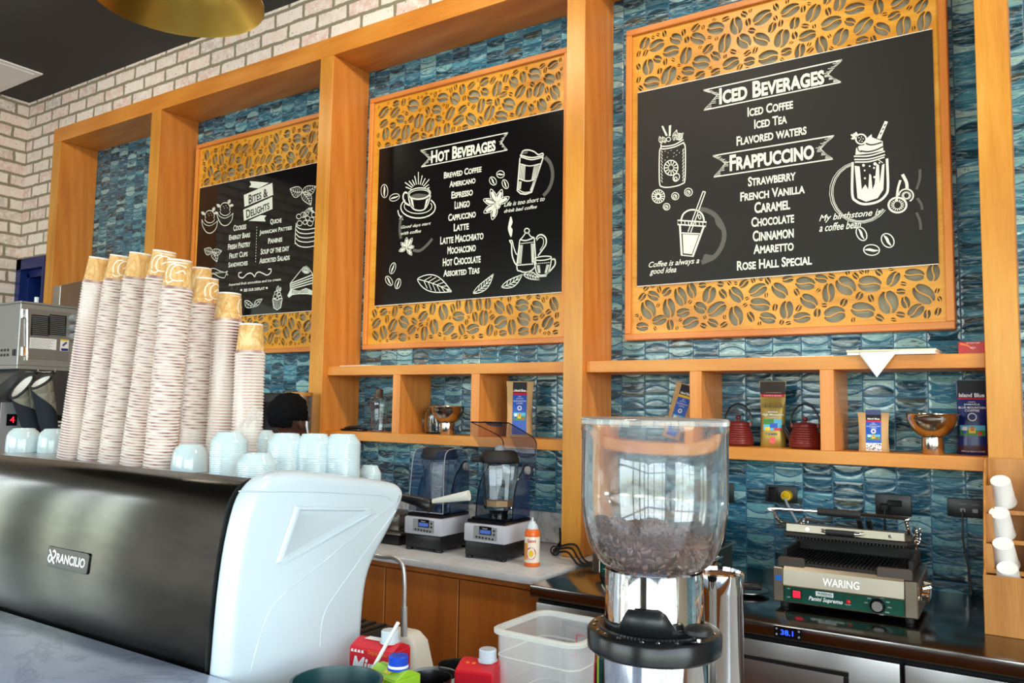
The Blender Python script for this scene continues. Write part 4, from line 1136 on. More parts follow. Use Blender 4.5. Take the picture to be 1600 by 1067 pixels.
    b = MB(); b.grid(lambda u, v: M @ Vector(((2*u-1)*.055*(1-.7*v*.0-.55*(v)), -.0985+.004*v+(-.010)*math.sin(PI*min(1, 2*v)), .182+.060*v)), 6, 6)
    obj('door_grip', b, mat('grip_smoke', srgb(60, 70, 110), .05, spec=.8, alpha=.8), dr, 40)
    return t
blender('bar blender with its smoky cover closed, left one of the two', (-2.490, -.500, WZ+.0005), .03, False).scale = (1.055, 1.055, 1.055)
blender('bar blender with its smoky cover swung open over a jar, right one of the two', (-2.132, -.500, WZ+.0005), .04, True).scale = (1.055, 1.055, 1.055)

# whipped cream can
t = thing('spray_can', 'white and orange spray can standing at the end of the stone worktop', 'can', (*atz(831, 884, WZ).xy, WZ+.0005), .6)
M_ORG = mat('orange_print_band', srgb(240, 112, 40), .3); M_CRM = mat('cream_can_print', srgb(246, 236, 222), .3)
R = .034
b = MB(); b.lathe([(R-.001, .012), (R, .018), (R, .140), (R-.002, .145)], 32); obj('can_body', b, M_CRM, t, 40)
b = MB(); b.lathe([(0, 0), (R-.002, 0), (R, .003), (R+.0004, .006), (R+.0004, .018), (0, .018)], 32); obj('base_band', b, M_ORG, t, 40)
b = MB(); b.lathe([(R+.0004, .128), (R+.0004, .143), (R-.006, .158), (.018, .164), (0, .164)], 32); obj('top_band', b, M_ORG, t, 40)
b = MB(); b.lathe([(0, .160), (.026, .160), (.022, .176), (.014, .186), (.012, .193), (0, .194)], 24); b.tube([(0, 0, .190), (0, 0, .210)], [.006, .004], 10); obj('nozzle', b, M_WHITE, t, 40)
def cylpatch(mb, a0, a1, z0, z1, r): mb.grid(lambda u, v: (r*math.cos(a0+(a1-a0)*u), r*math.sin(a0+(a1-a0)*u), z0+(z1-z0)*v), 8, 4)
b = MB(); cylpatch(b, -3.4, -2.2, .03, .10, R+.0005); obj('orange_print', b, mat('soft_orange_print', srgb(240, 166, 84), .3), t, 40)
for rr_, m_, of in ((.022, K_REDL, .0008), (.018, M_CRM, .0012), (.011, K_YEL, .0016)):
    b = MB(); c0 = -1.75
    V = [b.bm.verts.new(((R+of)*math.cos(c0+rr_*math.cos(k*PI/12)/R), (R+of)*math.sin(c0+rr_*math.cos(k*PI/12)/R), .058+rr_*1.2*math.sin(k*PI/12))) for k in range(24)]
    b.bm.faces.new(V); obj('round_emblem', b, m_, t, 0)
b = MB(); put_text(b, 'Sunni', lambda a, c: ((R+.001)*math.cos(-2.25+1.1*a), (R+.001)*math.sin(-2.25+1.1*a), .104+.016*c), False, .02); obj('lettering', b, K_REDL, t, 0)

# cables behind the can
b = MB()
for k in range(3):
    b.tube(spline([Vector(q) for q in ((-2.02, -.12, 1.0-.02*k), (-1.97, -.20, .955-.01*k), (-1.95, -.30, .918+.004*k), (-1.88, -.38+.03*k, .935+.012*k), (-1.82, -.40+.04*k, .945+.01*k), (-1.765, -.44+.04*k, .925), (-1.715, -.48+.04*k, .912), (-1.66, -.46+.03*k, .912))], 6), .0048, 8)
b.tube([(-1.925+.022*math.cos(a), -.33, .93+.020*math.sin(a)) for a in [2*PI*k/20 for k in range(20)]], .004, 8, True)
tag(obj('power_cable', b, M_RUBBER, None, 60), 'black cables looping from behind the spray can to the steel counter', 'cable')
# blue bottle between the blenders
b = MB(); b.lathe([(0, 0), (.035, 0), (.036, .01), (.036, .14), (.03, .17), (.014, .19), (.014, .215), (0, .215)], 20)
tag(obj('blue_bottle', b, mat('deep_blue_plastic', srgb(22, 40, 140), .3), None, 40, (-2.345, -.20, WZ+.0005)), 'dark blue plastic bottle in the gap between the two blenders', 'bottle')
# scale at the left of the blenders
t = thing('kitchen_scale', 'grey and black scale just left of the closed blender', 'scale', (-2.765, -.47, WZ+.0005), .05)
b = MB(); b.box((-.09, -.11, 0), (.09, .11, .05), .008, 2); obj('base', b, M_BLACK, t)
b = MB(); b.box((-.10, -.115, .05), (.10, .115, .062), .004, 2); obj('weighing_plate', b, M_STEEL, t)
b = MB(); b.box((-.085, -.09, .0625), (.07, .09, .15), .01, 2); obj('grey_tub', b, M_STEEL, t)
# black machine and wood-lidded canister behind the person
t = thing('black_machine', 'black boxy machine on the worktop behind the person', 'machine', (-3.97, -.20, WZ+.0005))
b = MB(); b.box((-.19, -.17, 0), (.19, .17, .755), .012, 2); obj('casing', b, M_BLACK, t)
b = MB(); b.box((-.15, -.176, .40), (.15, -.168, .70), .003, 1); obj('front_panel', b, M_BLKGLOSS, t)
t = thing('canister', 'tall steel canister with a round wooden lid beside the black machine', 'canister', (at(466, 640, -.45).x, -.45, WZ+.0005), 0)
b = MB(); b.lathe([(0, 0), (.074, 0), (.077, .004), (.077, .735), (0, .735)], 40); obj('steel_body', b, M_STEEL, t)
b = MB(); b.lathe([(0, .735), (.080, .735), (.081, .752), (.078, .757), (0, .758)], 40); obj('wooden_lid', b, W_BAM, t)

# ---------------------------------------------------------------- steel under-counter fridge and what stands on it
FZ = .90
fg = thing('undercounter_fridge', 'long stainless under-counter fridge with a dark steel top along the right', 'fridge', (-.4, -.45, 0))
b = MB(); b.box((-1.705, -.905, FZ-.046), (1.2, -.002, FZ), .004, 2); obj('worktop', local(b, fg), M_STEEL_T, fg)
b = MB(); b.box((-1.70, -.845, .10), (1.2, -.01, FZ-.047)); obj('body', local(b, fg), mat('dark_gap_body', srgb(26, 25, 25), .4, .6), fg, 0)
dx = [-1.69, -1.005, -.376, .26, .9]
for a, c in zip(dx, dx[1:]):
    b = MB(); b.box((a+.004, -.888, .13), (c-.008, -.846, .833), .004, 2); dd = obj('door', local(b, fg), M_STEEL, fg)
    if a in (-1.005, -1.69):
        b = MB(); xa, xb, za, zb, w_ = a+.125, c-.155, .24, .782, .016
        for q in (((xa, -.8925, za), (xb, -.886, za+w_)), ((xa, -.8925, zb-w_), (xb, -.886, zb)), ((xa, -.8925, za+w_), (xa+w_, -.886, zb-w_)), ((xb-w_, -.8925, za+w_), (xb, -.886, zb-w_))): b.box(*q, .002, 1)
        obj('black_door_frame', local(b, fg), M_BLACK, dd)
b = MB(); b.box((-.757, -.9085, .857), (-.668, -.9055, .896), .001, 1); ct = obj('control_display', local(b, fg), M_BLKGLOSS, fg, 0)
b = MB(); put_text(b, '38.1', plane_fn((-.735, -.9092, .868), (1, 0, 0), (0, 0, 1), .040, .017), False, .02); obj('lit_digits', local(b, fg), mat('blue_led', srgb(30, 70, 255), .5, emit=2.0, emit_col=srgb(40, 80, 255)), ct, 0)
b = MB()
for q in ((-.748, .886), (-.748, .868), (-.677, .886), (-.677, .868)): b.cyl((q[0], -.9085, q[1]), (q[0], -.9098, q[1]), .0035, seg=10)
obj('control_buttons', local(b, fg), M_GREY, ct)

M_GREENP = mat('dark_green_panel', srgb(8, 74, 58), .28); M_PSTEEL = steel('press_steel', srgb(160, 150, 134), .34, (2, 2, 50), .1)
def panini_press(label, loc, rz):
    t = thing('panini_press', label, 'panini press', loc, rz, 'panini presses')
    W, D0, D1 = .232, 0, .38      # local: x centred, front at y=0
    b = MB(); b.box((-W, .0, .020), (W, D1, .135), .004, 1); hs = obj('housing', b, M_PSTEEL, t)
    for x in (-W+.03, W-.03):
        for y in (.03, D1-.03):
            b = MB(); b.lathe([(0, 0), (.013, 0), (.015, .005), (.013, .021), (0, .021)], 16, (x, y, 0)); obj('foot', b, M_RUBBER, t)
    for x0, x1 in ((-W, -W+.034), (W-.040, W)):
        b = MB(); b.box((x0, -.012, .024), (x1, .002, .142), .003, 1); obj('front_post', b, M_PSTEEL, t)
    b = MB(); b.prism([(-.022, .082), (-.014, .084), (-.006, .138), (.006, .150), (.016, .150), (.002, .080)], 'x', -W+.035, W-.041); fh = obj('front_hood', b, M_PSTEEL, t, 20)
    b = MB()
    put_text(b, 'WARING', lambda a, c: (-.064+.118*a, -.0122+.0038*c-.0010, .096+.026*c), False, .015)
    obj('lettering', b, mat('polished_letters', srgb(240, 238, 232), .3, .4), fh, 0)
    b = MB(); b.box((-W+.036, -.008, .026), (W-.042, .002, .080), .002, 1); gp = obj('control_panel', b, M_GREENP, t)
    y = -.0085
    b = MB(); b.box((-.168, y-.004, .040), (-.134, y+.001, .070), .002, 1); obj('switch_bezel', b, M_BLACK, gp)
    b = MB(); b.box((-.164, y-.010, .043), (-.138, y-.003, .068), .002, 1); obj('rocker_switch', b, mat('red_switch', srgb(226, 40, 70), .3, emit=.25, emit_col=srgb(255, 40, 70)), gp)
    b = MB(); b.prism([(-.088, .058), (-.030, .058), (-.030, .074), (-.088, .074)], 'y', y-.0008, y+.0005); obj('badge', b, M_WHITECARD, gp, 0)
    b = MB(); put_text(b, 'WARING', plane_fn((-.083, y-.0012, .063), (1, 0, 0), (0, 0, 1), .048, .009), False, .02); put_text(b, 'COMMERCIAL', plane_fn((-.083, y-.0012, .0592), (1, 0, 0), (0, 0, 1), .048, .003)); obj('badge_lettering', b, M_GREENP, gp, 0)
    b = MB(); put_text(b, 'Panini Supremo', plane_fn((-.112, y-.001, .036), (1, 0, 0), (0, 0, 1), .112, .019), False, .02, .3)
    put_text(b, 'ON', plane_fn((-.184, y-.001, .069), (1, 0, 0), (0, 0, 1), .009, .004)); put_text(b, 'OFF', plane_fn((-.184, y-.001, .040), (1, 0, 0), (0, 0, 1), .011, .004)); put_text(b, 'READY', plane_fn((.008, y-.001, .040), (1, 0, 0), (0, 0, 1), .018, .0035))
    for k in range(8):
        a = PI*.95-k*PI*1.35/7; cx, cz = .110+.036*math.cos(a), .052+.0295*math.sin(a)
        put_text(b, ('OFF', '250', '300', '350', '400', '450', '500', '570')[k], plane_fn((cx-.006, y-.001, cz-.002), (1, 0, 0), (0, 0, 1), .012, .0038))
    obj('panel_lettering', b, M_WHITECARD, gp, 0)
    b = MB(); b.sphere((.018, y-.001, .052), (.008, .005, .008), 14, 8); obj('ready_light', b, mat('red_lamp', srgb(214, 30, 30), .2), gp)
    b = MB(); b.cyl((.110, y, .052), (.110, y-.006, .052), .024, seg=28); b.cyl((.110, y-.006, .052), (.110, y-.018, .052), .021, .018, 28); kn = obj('dial_knob', b, M_BLKGLOSS, gp)
    b = MB(); b.cyl((.110, y-.0175, .052), (.110, y-.0190, .052), .0165, seg=28); obj('knob_face', b, M_STEEL, kn)
    # lower plate with ribs and splash guards
    b = MB(); b.box((-W+.012, .012, .135), (W-.022, D1-.03, .160), .004, 1)
    for k in range(30): x = -W+.030+k*(2*W-.066)/29; b.box((x-.0035, .022, .159), (x+.0035, D1-.05, .166), .0015, 1)
    obj('lower_plate', b, M_IRON, t)
    for x0, x1 in ((-W+.014, -W+.105), (W-.125, W-.016)):
        b = MB(); b.prism([(x0, .142), (x1, .142), (x1, .172), (x1-.008, .178), (x0+.006, .178), (x0, .172)], 'y', .002, .022, .002, 1); obj('splash_guard', b, mat('stained_iron', srgb(84, 76, 70), .5, .6), t)
    b = MB(); b.box((-W+.012, D1-.06, .150), (W-.02, D1-.03, .20)); b.box((W-.036, .10, .150), (W-.022, D1-.03, .19)); b.box((-W+.012, .10, .150), (-W+.024, D1-.03, .19)); obj('side_guard', b, M_IRON, t)
    # upper plate, hinged at the back and tipped a little open
    hinge = Vector((0, D1-.05, .20)); M = Matrix.Translation(hinge) @ Matrix.Rotation(math.radians(-7), 4, 'X') @ Matrix.Translation(-hinge)
    b = MB(); b.box((-W+.03, .048, .226), (W-.04, D1-.05, .258), .003, 1, M); up = obj('upper_plate', b, M_PSTEEL, t)
    b = MB(); b.box((-W+.022, .042, .212), (W-.034, D1-.045, .2255), .002, 1, M)
    for k in range(34): x = -W+.034+k*(2*W-.08)/33; b.box((x-.003, .044, .206), (x+.003, D1-.06, .213), .001, 1, M)
    obj('ribbed_face', b, M_IRON, up)
    b = MB()
    for x in (-.125, .145): b.cyl(M @ Vector((x, .047, .241)), M @ Vector((x, .043, .241)), .006, seg=12)
    obj('bolt', b, M_CHROME, up)
    b = MB(); b.tube([M @ Vector(q) for q in ((-.075, .046, .243), (-.070, .022, .240), (-.060, .018, .238), (.040, .018, .238), (.052, .022, .240), (.058, .046, .243))], .0055, 10); fh2 = obj('front_lift_bar', b, M_CHROME, up)
    b = MB(); b.cyl(M @ Vector((-.058, .018, .238)), M @ Vector((.036, .018, .238)), .0095, seg=14); obj('grip', b, M_RUBBER, fh2)
    b = MB(); hb = [(-W+.030, .10, .26), (-W+.012, .030, .262), (-W-.004, .018, .292), (-W+.010, .016, .305), (W-.06, .016, .305), (W-.036, .018, .296), (W-.030, .05, .262), (W-.028, .16, .25)]
    b.tube([M @ q for q in spline([Vector(q) for q in hb], 5)], .0062, 10); hd = obj('handle_bar', b, M_CHROME, up)
    b = MB(); b.cyl(M @ Vector((-.085, .016, .306)), M @ Vector((.055, .016, .305)), .0135, seg=18); obj('grip', b, M_RUBBER, hd)
    for x in (.036, .068):
        b = MB(); b.tube([M @ Vector((x, .17, .258)), M @ Vector((x, .12, .285)), M @ Vector((x+.002, .10, .292))], [.010, .009, .007], 12); obj('adjuster', b, M_BLACK, up)
    for sx in (-1, 1):
        x = sx*(W-.035)
        b = MB(); b.tube([(x, D1-.03, .14), (x, D1-.035, .245), (x, D1-.07, .275), (x, .22, .262)], .008, 10); obj('hinge_arm', b, M_CHROME, t)
        b = MB()
        b.tube([(x+.014+.009*math.cos(k*.9), .235+.012*k/6, .235+.009*math.sin(k*.9)+.001*k) for k in range(42)], .0016, 6); obj('spring', b, M_CHROME, t)
    b = MB(); b.prism([(.05, .070), (.15, .070), (.15, .108), (.12, .112), (.06, .086)], 'x', W+.001, W+.028, .003, 1); b.tube([(W+.01, .07, .108), (W+.03, .07, .116), (W+.034, .13, .118), (W+.008, .14, .118)], .006, 10); obj('drip_tray', b, M_CHROME, t)
    b = MB(); b.box((-W+.008, -.0132, .096), (-W+.030, -.0118, .114)); obj('blue_tape', b, mat('blue_tape', srgb(18, 100, 190), .5), t, 0)
    return t
pp = panini_press('wide open panini press in plain view between clear hopper and wooden cup holder', (-.588, -.665, FZ+.0005), .03)
p2 = dup(pp, (-1.335, -.625, FZ+.0005), .02, 'second panini press almost hidden behind the bean hopper')

# plate with a black knob
t = thing('small_dish', 'small steel dish holding a black tool left of the near panini press', 'dish', (-.962, -.53, FZ+.0005), .4)
b = MB(); b.lathe([(0, .004), (.05, .004), (.074, .012), (.080, .014), (.080, .017), (.072, .016), (.05, .009), (0, .009)], 32); obj('dish', b, M_STEEL, t)
b = MB(); b.tube([(-.05, .012, .020), (-.02, .0, .028), (.03, -.01, .032), (.055, -.012, .028)], [.012, .014, .016, .011], 12); obj('black_tool', b, M_BLACK, t)

# outlets on the tiles
def outlet(label, x0, x1, z0, z1):
    t = thing('wall_outlet', label, 'outlet', ((x0+x1)/2, 0, (z0+z1)/2), 0, 'black wall outlets')
    w, h = (x1-x0)/2, (z1-z0)/2
    b = MB(); b.box((-w, -.010, -h), (w, -.0005, h), .003, 2); obj('cover_plate', b, M_BLACK, t)
    return t, w, h
t, w, h = outlet('black outlet with a round yellow plug above the panini press', -1.034, -.898, 1.198, 1.272)
b = MB(); b.cyl((.025, -.010, -.004), (.025, -.034, -.004), .024, .021, 20); b.cyl((.025, -.034, -.004), (.025, -.046, -.010), .016, .009, 16); obj('yellow_plug', b, mat('yellow_plug', srgb(244, 196, 20), .4), t)
b = MB(); b.box((-.055, -.012, -.028), (-.015, -.009, .028), .002, 1); obj('socket', b, M_BLKGLOSS, t)
b = MB(); b.tube(spline([Vector(q) for q in ((-.941, -.045, 1.222), (-.925, -.055, 1.19), (-.895, -.06, 1.14), (-.872, -.06, 1.10), (-.85, -.055, 1.03), (-.83, -.08, .93), (-.80, -.16, .907))], 6), .0055, 10)
tag(obj('grey_cord', b, mat('pale_grey_cord', srgb(170, 176, 184), .5), None, 60), 'pale grey cord hanging from the yellow plug behind the panini press', 'cord')
t, w, h = outlet('black outlet plate above the right end of the panini press', -.585, -.45, 1.180, 1.266)
b = MB(); b.box((-.02, -.030, -.004), (.034, -.010, .020), .003, 1); b.box((-.045, -.042, -.024), (-.012, -.010, .006), .004, 1); obj('black_plug', b, M_BLKGLOSS, t)
b = MB(); b.tube(spline([Vector(q) for q in ((-.545, -.04, 1.21), (-.545, -.045, 1.16), (-.543, -.04, 1.08), (-.542, -.05, .98), (-.53, -.10, .907))], 6), .0045, 10)
tag(obj('power_cable', b, M_RUBBER, None, 60), 'black cord dropping from the outlet behind the panini press hinge', 'cord')
t, w, h = outlet('black data outlet beside the wooden cup holder', -.322, -.190, 1.195, 1.268)
b = MB()
for x in (-.012, .030): b.box((x-.009, -.0112, -.016), (x+.009, -.0098, -.002))
obj('port', b, M_GREY, t, 0)
b = MB(); put_text(b, 'PHONE', plane_fn((-.024, -.0108, .012), (1, 0, 0), (0, 0, 1), .024, .005)); put_text(b, 'DATA', plane_fn((.022, -.0108, .012), (1, 0, 0), (0, 0, 1), .022, .005))
obj('lettering', b, M_GREY, t, 0)
b = MB(); b.tube(spline([Vector(q) for q in ((-.268, -.010, 1.222), (-.268, -.025, 1.20), (-.269, -.03, 1.12), (-.262, -.03, 1.06), (-.252, -.03, .99), (-.247, -.035, .93), (-.245, -.05, .906))], 6), .0035, 8)
tag(obj('data_cable', b, mat('dark_grey_cable', srgb(70, 68, 68), .5), None, 60), 'thin dark cable hanging down from the data outlet', 'cable')
t, w, h = outlet('black outlet half hidden by the right rim of the bean hopper', -1.31, -1.178, 1.178, 1.268)

# wooden cup holder with four white cups
HX, HY = -.092, -.47
ch = thing('cup_holder', 'stepped bamboo cup holder at the right end of the steel counter', 'cup holder', (HX, HY, FZ+.0005))
HW = .080
b = MB(); b.prism([(-.150, 0), (.14, 0), (.14, .52), (.125, .545), (.06, .545), (.03, .50), (-.005, .47), (-.02, .41), (-.05, .37), (-.07, .31), (-.10, .27), (-.115, .20), (-.150, .18)], 'x', -HW, -HW+.008, .002, 1); obj('side_panel', b, W_BAM, ch)
b = MB(); b.prism([(-.150, 0), (.14, 0), (.14, .52), (.125, .545), (.06, .545), (.03, .50), (-.005, .47), (-.02, .41), (-.05, .37), (-.07, .31), (-.10, .27), (-.115, .20), (-.150, .18)], 'x', HW-.008, HW, .002, 1); obj('side_panel', b, W_BAM, ch)
b = MB(); b.box((-HW, -.160, 0), (HW, -.150, .186), .002, 1); obj('front_panel', b, W_BAM, ch)
b = MB(); b.box((-HW+.008, .130, .0), (HW-.008, .140, .545), .002, 1); obj('back_panel', b, W_BAM, ch)
cup_prof = [(0, .002), (.0275, .002), (.0275, 0), (.030, 0), (.0305, .004), (.0395, .085), (.042, .088), (.0425, .091), (.0415, .093), (.0385, .090), (.029, .008), (0, .008)]
cupm = None
for k in range(4):
    yy = -.150+.052*k; z0 = .186+.0905*k
    if k:
        zb = z0-.09
        N = [(-HW, zb-.004), (HW, zb-.004), (HW, z0-.006), (HW-.006, z0), (HW-.022, z0), (HW-.026, z0-.006), (HW-.031, z0-.080), (-HW+.031, z0-.080), (-HW+.026, z0-.006), (-HW+.022, z0), (-HW+.006, z0), (-HW, z0-.006)]
        b = MB(); b.prism(N, 'y', yy-.004, yy+.005, .0015, 1); obj('tier_front', b, W_BAM, ch, 20)
    # cup lies bottom outwards, tipped up
    b = MB(); b.lathe(cup_prof, 36)
    me = obj('paper_cup', b, mat('plain_white_cup', srgb(240, 238, 236), .45), None, 50) if cupm is None else None
    if me is None: me = cupm.copy(); COL.objects.link(me)
    else: cupm = me
    tip = (at(1574, 887, HY+yy+.040), at(1567, 849, HY+yy+.030), at(1561, 801, HY+yy+.030), at(1563, 751, HY+yy+.030))[k]
    ax = Vector((.04, .58, -.81)).normalized()        # from the cup's bottom towards its mouth
    me.rotation_euler = ax.to_track_quat('Z', 'Y').to_euler(); me.location = tip
    me['label'] = ('white paper cup in the lowest tier of the bamboo holder', 'white paper cup in the second tier up of the bamboo holder', 'white paper cup in the third tier up of the bamboo holder', 'white paper cup in the topmost tier of the bamboo holder')[k]
    me['category'] = 'cup'; me['group'] = 'white cups in the bamboo holder'
b = MB(); b.grid(lambda u, v: (HW-.022+.028*u, -.163-.004*v, .19+.045*v), 2, 2); obj('paper_slip', b, M_WHITECARD, ch)

# ---------------------------------------------------------------- raised marble bar and the lower working counter behind it
LZ, LY_ = 1.079, -2.654
b = MB(); b.prism([(-5.6, -3.35), (1.6, -3.35), (1.6, LY_), (-5.6, LY_)], 'z', LZ-.04, LZ, .003, 2)
tag(obj('marble_bar_top', b, M_MARBLE, None, 30), 'grey veined white marble bar top in the lower left foreground', 'bar top')
CZ_ = .86
t = thing('bar_counter', 'low working counter behind the marble bar carrying machine and cartons', 'counter', (-2, -2.6, 0))
b = MB(); b.box((-5.6, -3.20, 0), (1.6, -2.66, LZ-.041)); obj('bar_front', local(b, t), W_CAB, t, 0)
b = MB(); b.box((-5.6, -2.655, .08), (1.6, -1.90, CZ_-.035)); b.box((-5.6, -2.655, 0), (1.6, -1.97, .08)); obj('carcass', local(b, t), W_CAB, t, 0)
b = MB(); b.box((-5.6, -2.6535, CZ_-.034), (1.6, -1.83, CZ_), .003, 1); obj('worktop', local(b, t), M_QUARTZ, t, 0)

# ---------------------------------------------------------------- espresso machine
MX0, MX1, XF = -3.05, -1.358, -1.300
em = thing('espresso_machine', 'large espresso machine with dark steel back panel and white moulded side', 'espresso machine', (-2.0, -2.4, CZ_+.0005))
E0 = Vector(em.location)
def loc_(mb): bmesh.ops.translate(mb.bm, verts=list(mb.bm.verts), vec=-E0); return mb
back = spline([Vector(q) for q in ((-2.630, .965), (-2.645, 1.079), (-2.641, 1.167), (-2.634, 1.257), (-2.620, 1.353), (-2.609, 1.395), (-2.588, 1.425), (-2.556, 1.439))], 4)
pr = [(q.x, q.y) for q in back]+[(-2.544, 1.434), (-2.536, 1.412), (-2.26, 1.400), (-2.142, 1.396), (-2.140, 1.390), (-2.16, 1.35), (-2.25, 1.23), (-2.285, 1.10), (-2.285, .965)]
b = MB(); b.prism(pr, 'x', MX0, MX1); obj('steel_back_panel', loc_(b), M_STEEL_D, em, 30)
b = MB(); b.box((MX0+.02, -2.60, .90), (MX1-.02, -2.22, .975), .004, 1)
for x in (MX0+.12, -2.2, MX1-.12):
    for y in (-2.55, -2.28): b.cyl((x, y, CZ_+.001), (x, y, .902), .025, .03, 16)
obj('chassis', loc_(b), M_BLACK, em)
b = MB(); b.box((MX0+.02, -2.534, 1.400), (MX1-.01, -2.20, 1.418), .003, 1); b.box((MX0+.02, -2.199, 1.3965), (-1.47, -2.135, 1.418), .003, 1); obj('cup_tray', loc_(b), M_STEEL, em)
# white side shell with bevelled rim, raised triangle and creases
sh = [(-2.630, .872), (-2.648, 1.02), (-2.646, 1.10), (-2.640, 1.22), (-2.628, 1.32), (-2.610, 1.392), (-2.590, 1.425), (-2.560, 1.446), (-2.52, 1.453), (-2.458, 1.451), (-2.304, 1.430), (-2.19, 1.411), (-2.155, 1.402), (-2.138, 1.388), (-2.136, 1.370), (-2.151, 1.340), (-2.194, 1.283), (-2.238, 1.228), (-2.258, 1.173), (-2.266, 1.075), (-2.264, .966), (-2.262, .872)]
sh = [tuple(q) for q in spline([Vector(q) for q in sh], 3)][:-1]+[(-2.262, .872)]
b = MB(); b.prism(sh, 'x', MX1+.001, XF, .026, 6, only_rim=True); shell = obj('side_shell', loc_(b), M_WHITE, em, 60)
def side(u, v): 
    q = (XF-CAM.x); dr_ = _fw + _rt*((u-800)/FPX) - _up*((v-533.5)/FPX); p = CAM+dr_*(q/dr_.x); return p
def z8(x, y): return side(x/2.4242, 680+y/2.4242)
tri = [z8(*q) for q in ((1118, 268), (1408, 272), (1424, 292), (1066, 494), (1044, 484))]
c0 = sum(tri, Vector())/5
b = MB()
tri_s = spline([tuple(q) for q in sum([[tri[i]*.90+tri[i-1]*.10, tri[i], tri[i]*.90+tri[(i+1) % 5]*.10] for i in range(5)], [])], 3, True)
rim = [Vector(q) for q in tri_s]
A = [b.bm.verts.new(q+Vector((.0005, 0, 0))) for q in rim]; B = [b.bm.verts.new(q*.94+c0*.06+Vector((.0045, 0, 0))) for q in rim]; Cc = [b.bm.verts.new(q*.86+c0*.14+Vector((.0048, 0, 0))) for q in rim]; D = [b.bm.verts.new(q*.80+c0*.20+Vector((.0008, 0, 0))) for q in rim]
n = len(rim)
for X, Y in ((A, B), (B, Cc), (Cc, D)):
    for i in range(n): b.bm.faces.new((X[i], X[(i+1) % n], Y[(i+1) % n], Y[i]))
b.bm.faces.new(D)
bmesh.ops.recalc_face_normals(b.bm, faces=list(b.bm.faces))
obj('raised_triangle', loc_(b), M_WHITE, shell, 50)
b = MB()
for P in ([(905, 212), (1200, 214), (1440, 228), (1468, 236), (1488, 262), (1440, 300), (1250, 460), (1090, 590), (1020, 670), (985, 760), (960, 850), (945, 915)], [(1500, 285), (1400, 420), (1280, 590), (1235, 660), (1218, 720), (1214, 800)]):
    b.tube([Vector((XF+.0002, q[1], q[2])) for q in spline([tuple(z8(*p_)) for p_ in P], 5)], .0016, 6)
obj('shell_crease', loc_(b), M_WHITE, shell, 60)
b = MB(); b.box((MX0, -2.300, 1.00), (MX1-.02, -2.275, 1.09), .004, 1); obj('front_fascia', loc_(b), M_STEEL, em)
b = MB(); b.box((MX0+.02, -2.225, .965), (-1.505, -1.93, .990), .004, 1)
obj('drip_tray', loc_(b), M_BLACK, em)
b = MB()
for k in range(39): x = MX0+.05+k*.0385; b.box((x, -2.19, .9905), (x+.012, -1.94, .994))
obj('drip_grid', loc_(b), M_IRON, em, 0)
wp = [Vector((-1.585, -2.26, 1.235)), Vector((-1.56, -2.10, 1.21)), Vector((-1.53, -2.02, 1.192)), at(597, 870, -2.0), at(617, 872, -2.0), at(629, 884, -2.0), at(632, 910, -2.0), at(631.5, 950, -2.0)]
b = MB(); b.tube(spline(wp, 6), .0058, 12); b.tube([at(631.5, 948, -2.0), at(631.3, 994, -2.0)], .0085, 12); obj('steam_wand', loc_(b), mat('satin_wand_steel', srgb(214, 214, 214), .3, .65), em, 60)
b = MB(); q0, q1, q2, q3 = at(622, 776, -1.98), at(652, 783, -1.96), at(672, 790, -1.95), at(676, 789, -1.95)
b.tube([Vector((-1.68, -2.22, 1.262)), q0, q1, q2, q3], [.010, .010, .014, .019, .010], 14); q0, q1 = at(676, 783, -1.96), at(733, 774, -1.93)
ph = obj('portafilter_handle', loc_(b), M_BLACK, em, 60)
b = MB(); b.tube([q0, (q0+q1)/2, q1], [.006, .010, .014], 12); obj('white_handle_end', loc_(b), M_WHITE2, ph, 60)
# name plate on the back panel
def pan(u, v):
    # point on the curved back panel
    dr_ = _fw + _rt*((u-800)/FPX) - _up*((v-533.5)/FPX)
    y = -2.64
    for _ in range(6):
        p = CAM+dr_*((y-CAM.y)/dr_.y)
        for a, c in zip(back, back[1:]):
            if a.y <= p.z <= c.y: y = a.x+(c.x-a.x)*(p.z-a.y)/(c.y-a.y)
    return CAM+dr_*((y-CAM.y)/dr_.y)
pl, pr_ = pan(76, 869), pan(140, 880)
pw, phh = (pr_.x-pl.x)/2, (pan(78, 853).z-pan(76, 885).z)/2
pc = (pl+pr_)/2
tilt = math.atan2(pan(108, 850).y-pan(108, 895).y, pan(108, 850).z-pan(108, 895).z)
MP = Matrix.Translation(pc) @ Matrix.Rotation(-tilt, 4, 'X')
b = MB(); b.prism([(q[0], q[1]) for q in rrect(2*pw, 2*phh, .005)], 'y', -.004, .002, .001, 1, MP); np_ = obj('name_plate', loc_(b), M_BLKGLOSS, em, 30)
b = MB(); put_text(b, 'RANCILIO', lambda a, c: MP @ Vector((-pw*.50+pw*1.38*a, -.0045, -phh*.46+phh*.92*c)), False, .03)
def pe(pts, w=.30): ribbon(b, [(q.x, q.y) for q in spline([Vector(p) for p in pts], 6)], w, lambda a: MP @ Vector((-pw*.74+a[0]*pw*.22, -.0045, a[1]*phh*.66)))
pe([(-.7, 1), (-.3, .4), (.0, -.1), (-.3, -.8), (-.75, -.5), (-.6, .1), (-.1, .3)])
pe([(.1, .7), (.4, .95), (.8, .5), (.5, -.1), (.15, -.2), (.35, -.6), (.75, -1)])
obj('lettering', loc_(b), mat('silver_letters', srgb(214, 216, 220), .3, .6), np_, 0)

